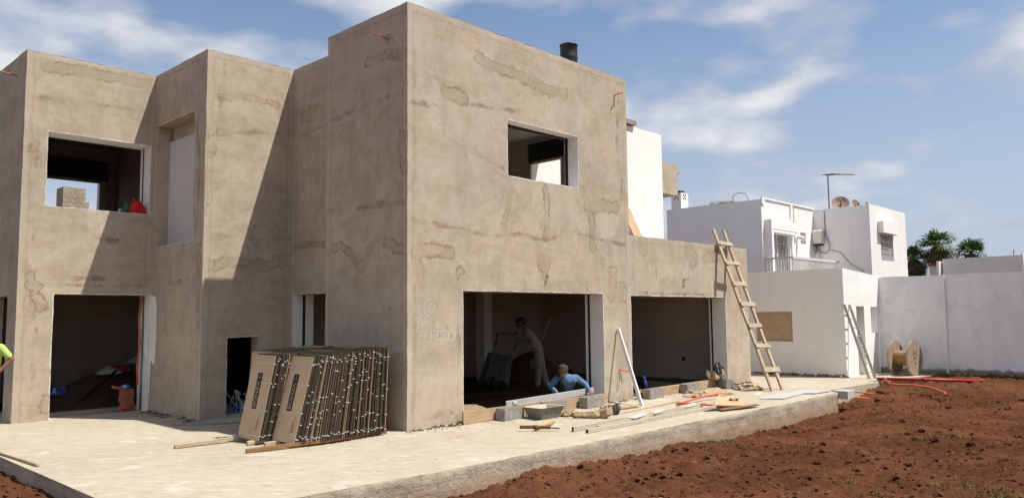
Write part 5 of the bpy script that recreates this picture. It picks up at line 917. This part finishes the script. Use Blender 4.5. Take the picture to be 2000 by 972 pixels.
# terracotta bricks by the left doorway
def brick_mesh():
    m = MB(); m.box((-.12, -.075, 0), (.12, .075, .048))
    for k in range(5): m.box((-.121+.0, -.0755, .006+.0085*k), (.121, .0755, .009+.0085*k))
    me = bpy.data.meshes.new('brick'); me.from_pydata(m.v, [], m.f); me.materials.append(M['terracotta']); return me
BRM = brick_mesh()
for k in range(9): o = bpy.data.objects.new('hollow_brick', BRM); COL.objects.link(o); o.location = (-1.60+random.uniform(-.02, .02), 7.42+random.uniform(-.01, .01), .013+k*.05); o.rotation_euler = (random.uniform(-.03, .03), random.uniform(-.05, .05), .35+random.uniform(-.12, .12)); tag(o, 'terracotta brick in the small pile at the left doorway' if k < 8 else 'topmost terracotta brick of the doorway pile', 'brick', 'terracotta bricks piled at the doorway')
o = bpy.data.objects.new('hollow_brick', BRM); COL.objects.link(o); o.location = (-1.78, 7.38, .47); o.rotation_euler = (.1, .25, .2); tag(o, 'terracotta brick balanced askew to the left of the pile top', 'brick', 'terracotta bricks piled at the doorway')
crumple('coloured_wrapper', (-1.66, 7.36, .50), .10, .07, .08, M['bag_blue'], 'blue and red wrapper lying on the brick pile', 'wrapper', 33, .4)
m = MB(); m.tube([(-1.40, 7.33, 2.4), (-1.43, 7.32, 1.9), (-1.41, 7.30, 1.4), (-1.44, 7.31, .9), (-1.42, 7.33, .55)], .022, 8); thing1('orange_hose', m, M['orange'], 'orange conduit hanging down the left doorway jamb', 'conduit', smooth=True)
m = MB(); m.tube([(-1.38, 7.26, 2.35), (-1.39, 7.26, 1.4), (-1.38, 7.24, 1.1)], .012, 6); m.tube([(-1.40+.14*math.sin(t)*.4, 7.22+.16*math.sin(t), .80+.30*math.cos(t)) for t in np.linspace(0, 4*math.pi, 40)], .014, 6); thing1('hanging_cable', m, M['cable_grey'], 'grey cable coil hanging at the left doorway', 'cable', smooth=True)
m = MB(); m.tube([(-1.37, 7.29, .015), (-1.375, 7.28, 1.2), (-1.37, 7.30, 2.4)], .012, 6); thing1('conduit_riser', m, M['wire'], 'straight dark conduit up the left doorway jamb', 'conduit', smooth=True)
# heap and bags in the left room
gx = np.arange(-3.4, .9, .1); gy = np.arange(8.3, 11.6, .1); X, Y = np.meshgrid(gx, gy, indexing='ij'); Z = .01+.72*np.exp(-((X+.9)/1.3)**2-((Y-10.2)/.9)**2)+.15*(fbm(X*2, Y*2, 4, 3)-.5)*np.exp(-((X+1)/1.6)**2-((Y-10.2)/1.2)**2)
n1, n2 = X.shape; idx = np.arange(n1*n2).reshape(n1, n2); Q = np.stack([idx[:-1, :-1], idx[1:, :-1], idx[1:, 1:], idx[:-1, 1:]], -1).reshape(-1, 4)
o = link('soil_heap', np_mesh('soil_heap', np.stack([X, Y, Z], -1).reshape(-1, 3), Q, M['dark_soil'])); tag(o, 'dark soil heap on the floor of the left room', 'soil', kind='stuff')
m_ = [('bag_white', -1.1, 9.9, .70, 'white material bag at the left end of the bags on the heap'), ('bag_red', -.85, 10.05, .74, 'red and white printed bag on the heap'), ('teal', -.45, 10.2, .74, 'teal and white printed bag in the middle of the heap'), ('bag_blue', -.05, 10.3, .68, 'dark blue bag at the right end of the heap'), ('bag_blue', -2.2, 10.0, .30, 'bright blue bag low at the left of the heap'), ('bag_white', -.25, 10.25, .92, 'white bag on top of the others in the left room')]
for i, (mt, x, y, z, lab) in enumerate(m_): crumple('material_bag', (x, y, z-.06), .28, .18, .2, M[mt], lab, 'bag', 40+i, random.uniform(-.4, .4), 'bags of building material in the left room', None, 12, 10)
timber('dark_pole', (-2.05, 9.1, .06), (-1.0, 9.75, .72), .04, .04, M['track_and_shade'], 'dark pole lying up the soil heap in the left room', 'pole')
# cable tangle in the low black doorway
m = MB()
for k in range(16):
    x = random.uniform(-.78, -.35); y = random.uniform(4.62, 5.0); p = [(x, y, .02)]; z = .02
    for j in range(5): p.append((p[-1][0]+random.uniform(-.1, .1), p[-1][1]+random.uniform(-.06, .06), max(.03, min(.5, p[-1][2]+random.uniform(-.12, .22)))))
    m.tube(p, .007, 5)
o = thing1('cable_tangle', m, M['cable_white'], 'tangle of pale cables in the low black doorway', 'cables', smooth=True)
crumple('blue_scrap', (-.50, 4.72, .02), .06, .05, .22, M['blue'], 'blue plastic scrap in the low black doorway', 'plastic scrap', 51, .3)
# ------------------------------------------------------------------ soil clods and weeds
m = MB()
for _ in range(5200):
    x = random.uniform(-1.5, 14) if random.random() < .7 else random.uniform(-1, 6); y = random.uniform(-8.3, -2.2)
    if x < 11.3 and y > yfront(x)-.02: continue
    r = random.choice((.005, .006, .008, .01, .012, .015, .02, .028)) if random.random() < .97 else random.uniform(.03, .075)
    z = float(soil_z(np.array(x), np.array(y))); lump(m, (x, y, z+r*.2), r, .8)
for _ in range(120): x = random.uniform(-5.6, -4.95); y = random.uniform(-1, 3); lump(m, (x, y, float(soil_z(np.array(x), np.array(y)))), random.uniform(.01, .04), .8)
o = m.build('soil_clods', M['soil']); tag(o, 'small loose clods over the turned red soil', 'soil', kind='stuff')
m = MB()
def tuft(x, y, n, h, sp):
    for _ in range(n):
        px, py = x+random.gauss(0, sp), y+random.gauss(0, sp); 
        if px < 11.2 and py > yfront(px)-.03: continue
        z = float(soil_z(np.array(px), np.array(py))); a = random.uniform(0, 6.28); hh = h*random.uniform(.4, 1.2); w = random.uniform(.004, .009); dx, dy = math.cos(a), math.sin(a); l = hh*random.uniform(.3, 1.1)
        m.add([(px-dy*w, py+dx*w, z-.01), (px+dy*w, py-dx*w, z-.01), (px+dx*l*.5+dy*w*.8, py+dy*l*.5-dx*w*.8, z+hh*.7), (px+dx*l, py+dy*l, z+hh*.85), (px+dx*l*.5-dy*w*.8, py+dy*l*.5+dx*w*.8, z+hh*.7)], [(0,1,2,4),(4,2,3)])
for x, y, n, h, sp in ((4.6, -2.85, 70, .06, .16), (4.95, -2.85, 40, .05, .16), (5.15, -3.0, 20, .05, .1), (3.43, -7.4, 34, .06, .14), (3.1, -7.55, 30, .06, .12), (3.6, -7.15, 20, .05, .1), (3.55, -6.87, 26, .06, .1), (7.2, -5.5, 26, .09, .12), (4.5, -4.33, 14, .06, .05), (3.8, -6.1, 16, .06, .06), (7.9, -5.8, 34, .09, .16), (8.4, -4.97, 16, .07, .1), (16.6, -4.9, 50, .09, .3), (15.2, -4.3, 26, .08, .3), (2.4, -6.4, 24, .05, .1), (11.8, -4.5, 24, .08, .2), (2.9, -5.83, 12, .05, .06), (14.6, -3.2, 34, .1, .2), (15.4, -3.6, 24, .08, .2)): tuft(x, y, n, h, sp)
st_ = MB()
for _ in range(420):
    x = random.uniform(-.5, 12); y = random.uniform(-8.2, -2.7); z = float(soil_z(np.array(x), np.array(y))); a = random.uniform(0, 6.28); L_ = random.uniform(.015, .07); st_.bar((x, y, z+.006), (x+L_*math.cos(a), y+L_*math.sin(a), z+.012), .004, .003)
o = st_.build('straw_bits', M['pale_timber']); tag(o, 'scattered pale straw and twigs on the red soil', 'straw', kind='stuff')
o = m.build('weeds', M['grass']); tag(o, 'sparse green weeds sprouting from the red soil', 'weeds', kind='stuff')
for k, (x, y, r) in enumerate(((7.05, -5.75, .10), (2.75, -5.35, .06), (5.2, -3.75, .05))):
    m = MB(); lump(m, (x, y, float(soil_z(np.array(x), np.array(y)))+r*.3), r, .7); thing1('soil_lump', m, M['soil'], ('biggest dark clod at the right of the soil plot', 'dark clod near the bottom of the soil plot', 'small clod below the terrace edge')[k], 'clod')
# ------------------------------------------------------------------ people
def capsule(mb, a, ra, b, rb, n=12):
    a = Vector(a); b = Vector(b); d = b-a; L_ = d.length; q = (d.normalized() if L_ > 1e-5 else Vector((0, 0, 1))).to_track_quat('Z', 'Y').to_matrix().to_4x4(); prof = []
    for k in range(5): t = -math.pi/2+math.pi/2*k/4; prof.append((max(ra*math.cos(t), 1e-4), ra*math.sin(t)))
    for k in range(5): t = math.pi/2*k/4; prof.append((max(rb*math.cos(t), 1e-4), L_+rb*math.sin(t)))
    base = len(mb.v); mb.lathe(prof, n, Matrix.Translation(a) @ q); mb.f.append(tuple(base+k for k in range(n-1, -1, -1))); mb.m.append(0); mb.f.append(tuple(base+(len(prof)-1)*n+k for k in range(n))); mb.m.append(0)
def body(name, caps, mats, parent, voxel=.012):
    """one continuous skin grown over the limbs, clothing colours by nearest limb"""
    mb = MB()
    for a, ra, b, rb, reg in caps: capsule(mb, a, ra, b, rb)
    me = bpy.data.meshes.new(name); me.from_pydata(mb.v, [], mb.f); ob = bpy.data.objects.new(name, me); COL.objects.link(ob)
    r = ob.modifiers.new('r', 'REMESH'); r.mode = 'VOXEL'; r.voxel_size = voxel; r.use_smooth_shade = True
    s = ob.modifiers.new('s', 'SMOOTH'); s.factor = .5; s.iterations = 3
    dg = bpy.context.evaluated_depsgraph_get(); out = bpy.data.meshes.new_from_object(ob.evaluated_get(dg)); bpy.data.objects.remove(ob)
    out.materials.clear(); regs = list(mats); [out.materials.append(mats[k]) for k in regs]
    n = len(out.polygons); C_ = np.zeros(n*3); out.polygons.foreach_get('center', C_); C_ = C_.reshape(-1, 3); best = np.full(n, 9.); mi = np.zeros(n, int)
    for a, ra, b, rb, reg in caps:
        a = np.array(a, float); b = np.array(b, float); d = b-a; t = np.clip(((C_-a)@d)/(d@d+1e-9), 0, 1); dist = np.linalg.norm(C_-a-t[:, None]*d, axis=1)-(ra+(rb-ra)*t); k = dist < best; best[k] = dist[k]; mi[k] = regs.index(reg)
    out.polygons.foreach_set('material_index', mi.astype(np.int32)); out.polygons.foreach_set('use_smooth', np.ones(n, bool)); out.name = name
    return link(name, out, parent)
RV = Vector((.692, -.722, 0)).normalized(); FV = Vector((.722, .692, 0)).normalized()
def hand(caps, wrist, d, upv, reg, curl=.6, s=1.0):
    """palm, four unequal bent fingers and a thumb leaving the side of the palm"""
    wrist = Vector(wrist); d = Vector(d).normalized(); side = d.cross(Vector(upv)).normalized(); dn = side.cross(d).normalized()
    pe = wrist+d*.085*s
    for o_ in (-.024, 0, .024): caps.append((wrist+side*o_*.6*s, .019*s, pe+side*o_*s, .017*s, reg))
    for k, (o_, L_) in enumerate(((-.033, .062), (-.011, .075), (.011, .07), (.032, .055))):
        b = pe+side*o_*s; c = b+(d*math.cos(curl*.7)-dn*math.sin(curl*.7))*L_*.55*s; e = c+(d*math.cos(curl*1.9)-dn*math.sin(curl*1.9))*L_*.6*s; caps.append((b, .0095*s, c, .009*s, reg)); caps.append((c, .009*s, e, .008*s, reg))
    b = wrist+d*.03*s-side*.03*s; c = b+(d*.6-side*.75-dn*.2).normalized()*.045*s; e = c+(d*.9-side*.1-dn*.45).normalized()*.035*s; caps.append((b, .013*s, c, .011*s, reg)); caps.append((c, .011*s, e, .009*s, reg))
def head(caps, c, face, upv, reg, hair='hair'):
    c = Vector(c); f = Vector(face).normalized(); u = Vector(upv).normalized(); s = f.cross(u).normalized()
    caps.append((c+u*.03-f*.02, .092, c+u*.035+f*.015, .09, reg)); caps.append((c-u*.05+f*.02, .068, c-u*.075+f*.055, .042, reg)); caps.append((c+f*.085+u*.02, .011, c+f*.112-u*.018, .014, reg)); caps.append((c+f*.085-u*.052, .018, c+f*.088-u*.052, .018, reg))
    for k in (-1, 1): caps.append((c+s*.088*k-f*.005+u*.012, .016, c+s*.092*k-f*.008-u*.025, .012, reg))
    caps.append((c+u*.05-f*.045, .088, c+u*.01-f*.055, .08, hair))
def cap_hat(c, face, upv, mat, parent, name='cap'):
    c = Vector(c); f = Vector(face).normalized(); u = Vector(upv).normalized(); s = f.cross(u).normalized(); f = u.cross(s); Mx = Matrix(((f.x, s.x, u.x, c.x), (f.y, s.y, u.y, c.y), (f.z, s.z, u.z, c.z), (0, 0, 0, 1)))
    m = MB(); m.lathe([(.112, .028), (.115, .06), (.104, .105), (.075, .135), (.03, .148), (.001, .15)], 20, Mx @ Matrix.Diagonal((1.08, .98, 1, 1)))
    V = []; n = 11
    for k in range(n): a = math.radians(-68+136*k/(n-1)); V += [(.115*math.cos(a), .108*math.sin(a), .034), (.115*math.cos(a)+.085*math.cos(a*.7), .105*math.sin(a), .022-.01*abs(math.sin(a)))]
    m.add([Mx @ Vector(v) for v in V]+[Mx @ Vector((v[0], v[1], v[2]+.006)) for v in V], [(2*k, 2*k+2, 2*k+3, 2*k+1) for k in range(n-1)]+[(2*n+2*k, 2*n+2*k+1, 2*n+2*k+3, 2*n+2*k+2) for k in range(n-1)]); return m.build(name, mat, parent, True)
# man tipping the wheelbarrow
B0 = Vector((6.72, 3.12, 0)); PW = lambda s, d, z: B0+RV*s+FV*d+Vector((0, 0, z))
p1 = empty('person', (6.72, 3.12, .1), 'man in cap and dusty trousers leaning over an upended wheelbarrow indoors', 'person'); cp = []
zf = .10
hipL, hipR = PW(-.05, -.09, 1.03), PW(-.03, .09, 1.03); kn1, kn2 = PW(-.05, -.09, .58), PW(.06, .10, .57); an1, an2 = PW(-.08, -.10, zf+.08), PW(.14, .10, zf+.08)
for h_, k_, a_ in ((hipL, kn1, an1), (hipR, kn2, an2)):
    cp += [(h_, .112, k_, .085, 'tr'), (k_, .085, a_+Vector((0, 0, .05)), .082, 'tr'), (a_, .05, a_-Vector((0, 0, .04)), .045, 'bo'), (a_-Vector((0, 0, .045)), .042, a_-RV*.17-Vector((0, 0, .055)), .036, 'bo')]
pel = PW(-.04, 0, 1.08); chest = PW(-.27, 0, 1.42); nk = PW(-.36, 0, 1.585)
cp += [(pel+FV*.06, .115, pel-FV*.06, .115, 'tr'), (PW(-.09, .07, 1.14), .135, chest+FV*.09, .14, 'sh'), (PW(-.09, -.07, 1.14), .135, chest-FV*.09, .14, 'sh'), (chest, .15, PW(-.32, 0, 1.50), .12, 'sh'), (nk, .056, PW(-.43, 0, 1.67), .054, 'sk')]
shF, shN = PW(-.33, .17, 1.53), PW(-.31, -.17, 1.51); hF = PW(-1.00, .06, 1.485); hN = PW(-.50, -.20, 1.315); eF = PW(-.66, .17, 1.47); eN = PW(-.22, -.27, 1.27)
cp += [(shF, .068, shF.lerp(eF, .55), .056, 'sh'), (shF.lerp(eF, .5), .047, eF, .041, 'sk'), (eF, .041, hF, .029, 'sk'), (shN, .068, shN.lerp(eN, .6), .056, 'sh'), (shN.lerp(eN, .5), .046, eN, .041, 'sk'), (eN, .041, hN, .029, 'sk')]
hand(cp, hF, -RV-Vector((0, 0, .1)), (0, 0, 1), 'sk', 1.1); hand(cp, hN, -RV*.9+Vector((0, 0, .35)), (0, 0, 1), 'sk', 1.1); hc = PW(-.485, 0, 1.74); head(cp, hc, -RV*.97-Vector((0, 0, .25)), (0, 0, 1), 'sk')
body('body', cp, {'sk': M['skin_dark'], 'sh': M['grey_shirt'], 'tr': M['dusty_trousers'], 'bo': M['boot'], 'hair': M['hair']}, p1); cap_hat(hc, -RV*.97-Vector((0, 0, .25)), (0, 0, 1), M['cap'], p1)
# wheelbarrow standing on its nose, underside towards the viewer
wb = empty('wheelbarrow', (5.6, 4.1, .1), 'wheelbarrow tipped up on its wheel beside the man in cap', 'wheelbarrow')
tA, tB, tC, tD = PW(-1.30, .10, 1.0), PW(-.70, -.05, .90), PW(-.80, .05, .15), PW(-1.55, .15, .28)   # rim of the tray (open side away)
ctr = (tA+tB+tC+tD)/4; bk = -FV*.0; floor_ = [ctr+(p-ctr)*.62-FV*.26 for p in (tA, tB, tC, tD)]; m = MB(); m.add([tA, tB, tC, tD]+floor_, [(0,1,5,4),(1,2,6,5),(2,3,7,6),(3,0,4,7),(4,5,6,7)]); t_ = m.build('tray', M['barrow'], wb)
m = MB(); m.tube([tA, tB, tC, tD, tA], .014, 6); m.build('rim', M['barrow'], t_, True)
w0 = PW(-1.13, -.26, .20)
m = MB(); m.tube([PW(-1.05, .02, 1.50), PW(-1.13, -.05, 1.1), PW(-1.22, -.24, .85), PW(-1.36, -.30, .35), w0+Vector((-.05, .05, 0))], .019, 8); m.tube([PW(-.52, -.22, 1.33), PW(-.70, -.26, 1.02), PW(-.88, -.30, .7), PW(-1.06, -.31, .3), PW(-1.16, -.30, .12)], .019, 8); m.tube([PW(-1.20, -.27, .78), PW(-.86, -.31, .74)], .015, 6); m.tube([PW(-1.34, -.31, .36), PW(-1.02, -.33, .36)], .015, 6)
m.tube([PW(-1.25, -.26, .80), PW(-1.05, -.45, .66), PW(-.9, -.30, .74)], .015, 6); m.build('frame', M['barrow'], wb, True)
m = MB(); m.tube([PW(-1.05, .02, 1.50), PW(-1.12, -.04, 1.17)], .025, 8); m.tube([PW(-.52, -.22, 1.33), PW(-.68, -.25, 1.06)], .025, 8); m.build('handle_grips', M['barrow_blue'], wb, True)
q = RV.to_track_quat('Z', 'Y').to_matrix().to_4x4(); Mx = Matrix.Translation(PW(-1.17, -.30, .27)) @ q; m = MB(); m.lathe([(.10, -.035), (.15, -.04), (.175, -.02), (.175, .02), (.15, .04), (.10, .035)], 22, Mx); wl = m.build('wheel', M['tyre'], wb, True); m = MB(); m.lathe([(.02, -.04), (.10, -.025), (.10, .025), (.02, .04)], 16, Mx); m.build('rim', M['barrow'], wl, True)
m = MB(); m.tube([PW(.28, .55, 1.83), PW(.02, .75, 1.15), PW(-.12, .86, .80)], .018, 8); sv = empty('shovel', PW(-.12, .86, .8), 'long shovel stuck in the soil heap behind the man', 'shovel'); m.build('handle', M['handle'], sv, True); m = MB(); b0 = PW(-.12, .86, .82); m.add([b0+RV*.03, b0-RV*.03, b0-RV*.13-Vector((0, 0, .08)), b0-RV*.11-Vector((0, 0, .3)), b0-RV*.04-Vector((0, 0, .36)), b0+RV*.06-Vector((0, 0, .3)), b0+RV*.1-Vector((0, 0, .08))], [(0,1,2,3,4,5,6)]); m.build('blade', M['barrow'], sv)
# crouching man
B0 = Vector((4.62, .55, 0)); p2 = empty('person', (4.62, .55, .05), 'crouching man in blue shirt holding a straightedge at the wide opening', 'person'); cp = []
zf = .02; hip = PW(.10, .22, .33); hL, hR = PW(-.02, .18, .34), PW(.22, .18, .34); kL, kR = PW(-.10, -.12, .52), PW(.26, -.10, .50); aL, aR = PW(-.10, .02, .10), PW(.24, .04, .10)
for h_, k_, a_ in ((hL, kL, aL), (hR, kR, aR)): cp += [(h_, .10, k_, .072, 'tr'), (k_, .072, a_, .055, 'tr'), (a_, .048, a_-Vector((0, 0, .04)), .043, 'bo'), (a_-Vector((0, 0, .05)), .042, a_-FV*.16-Vector((0, 0, .06)), .036, 'bo')]
cp += [(hip+RV*.07, .12, hip-RV*.07, .12, 'tr'), (PW(.09, .17, .42), .15, PW(.03, -.03, .555), .155, 'sh'), (PW(-.09, -.03, .555), .125, PW(.15, -.03, .565), .125, 'sh')]
sL, sR = PW(-.19, -.04, .60), PW(.21, -.03, .62); eL, eR = PW(-.33, -.13, .46), PW(.40, -.12, .49); wL, wR = PW(-.20, -.40, .345), PW(.47, -.30, .365)
cp += [(sL, .075, eL, .058, 'sh'), (eL, .056, wL.lerp(eL, .18), .044, 'sh'), (wL.lerp(eL, .16), .032, wL, .027, 'sk'), (sR, .075, eR, .058, 'sh'), (eR, .056, wR.lerp(eR, .1), .044, 'sh'), (wR.lerp(eR, .1), .032, wR, .027, 'sk'), (PW(.0, -.06, .65), .055, PW(-.035, -.10, .72), .053, 'sk'), (PW(-.06, -.11, .64), .03, PW(.05, -.11, .64), .03, 'sh')]
hand(cp, wL, RV*.55-FV*.5-Vector((0, 0, .25)), (0, 0, 1), 'sk', 1.0); hand(cp, wR, RV*.3-FV*.6-Vector((0, 0, .3)), (0, 0, 1), 'sk', .9)
hc = PW(-.06, -.14, .755); fc = -FV*.85-RV*.42-Vector((0, 0, .12)); head(cp, hc, fc, (0, 0, 1), 'sk'); body('body', cp, {'sk': M['skin'], 'sh': M['blue_shirt'], 'tr': M['dark_trousers'], 'bo': M['boot'], 'hair': M['hair']}, p2, .011); cap_hat(hc, fc, Vector((0, 0, 1))+FV*.1, M['cap2'], p2)
# man at the left edge, hand on hip
B0 = Vector((-4.35, 6.34, 0)); p3 = empty('person', (-4.35, 6.34, 0), 'man in lime t-shirt with hand on hip at the left edge', 'person'); cp = []
for s in (-1, 1): h_, k_, a_ = PW(.10*s, 0, .92), PW(.12*s, -.02, .50), PW(.13*s, .02, .09); cp += [(h_, .095, k_, .068, 'tr'), (k_, .066, a_, .052, 'tr'), (a_, .045, a_-Vector((0, 0, .035)), .04, 'bo'), (a_-Vector((0, 0, .045)), .04, a_-FV*.16-Vector((0, 0, .05)), .035, 'bo')]
cp += [(PW(-.06, 0, .96), .12, PW(.06, 0, .96), .12, 'tr'), (PW(-.05, 0, 1.04), .13, PW(-.10, 0, 1.38), .12, 'sh'), (PW(.05, 0, 1.04), .13, PW(.10, 0, 1.38), .12, 'sh'), (PW(0, 0, 1.48), .056, PW(0, -.02, 1.58), .054, 'sk')]
for s in (-1, 1):
    sh_, el, wr = PW(.20*s, 0, 1.445), PW(.375*s, .05, 1.235), PW(.20*s, -.08, .99); cp += [(sh_, .072, sh_.lerp(el, .68), .062, 'sh'), (sh_.lerp(el, .6), .046, el, .043, 'sk'), (el, .043, wr, .030, 'sk')]; hand(cp, wr, -RV*s*.6-FV*.3-Vector((0, 0, .5)), -FV, 'sk', .3)
hc = PW(0, -.03, 1.67); head(cp, hc, -FV, (0, 0, 1), 'sk'); body('body', cp, {'sk': M['skin'], 'sh': M['lime'], 'tr': M['dark_trousers'], 'bo': M['boot'], 'hair': M['hair']}, p3, .013)
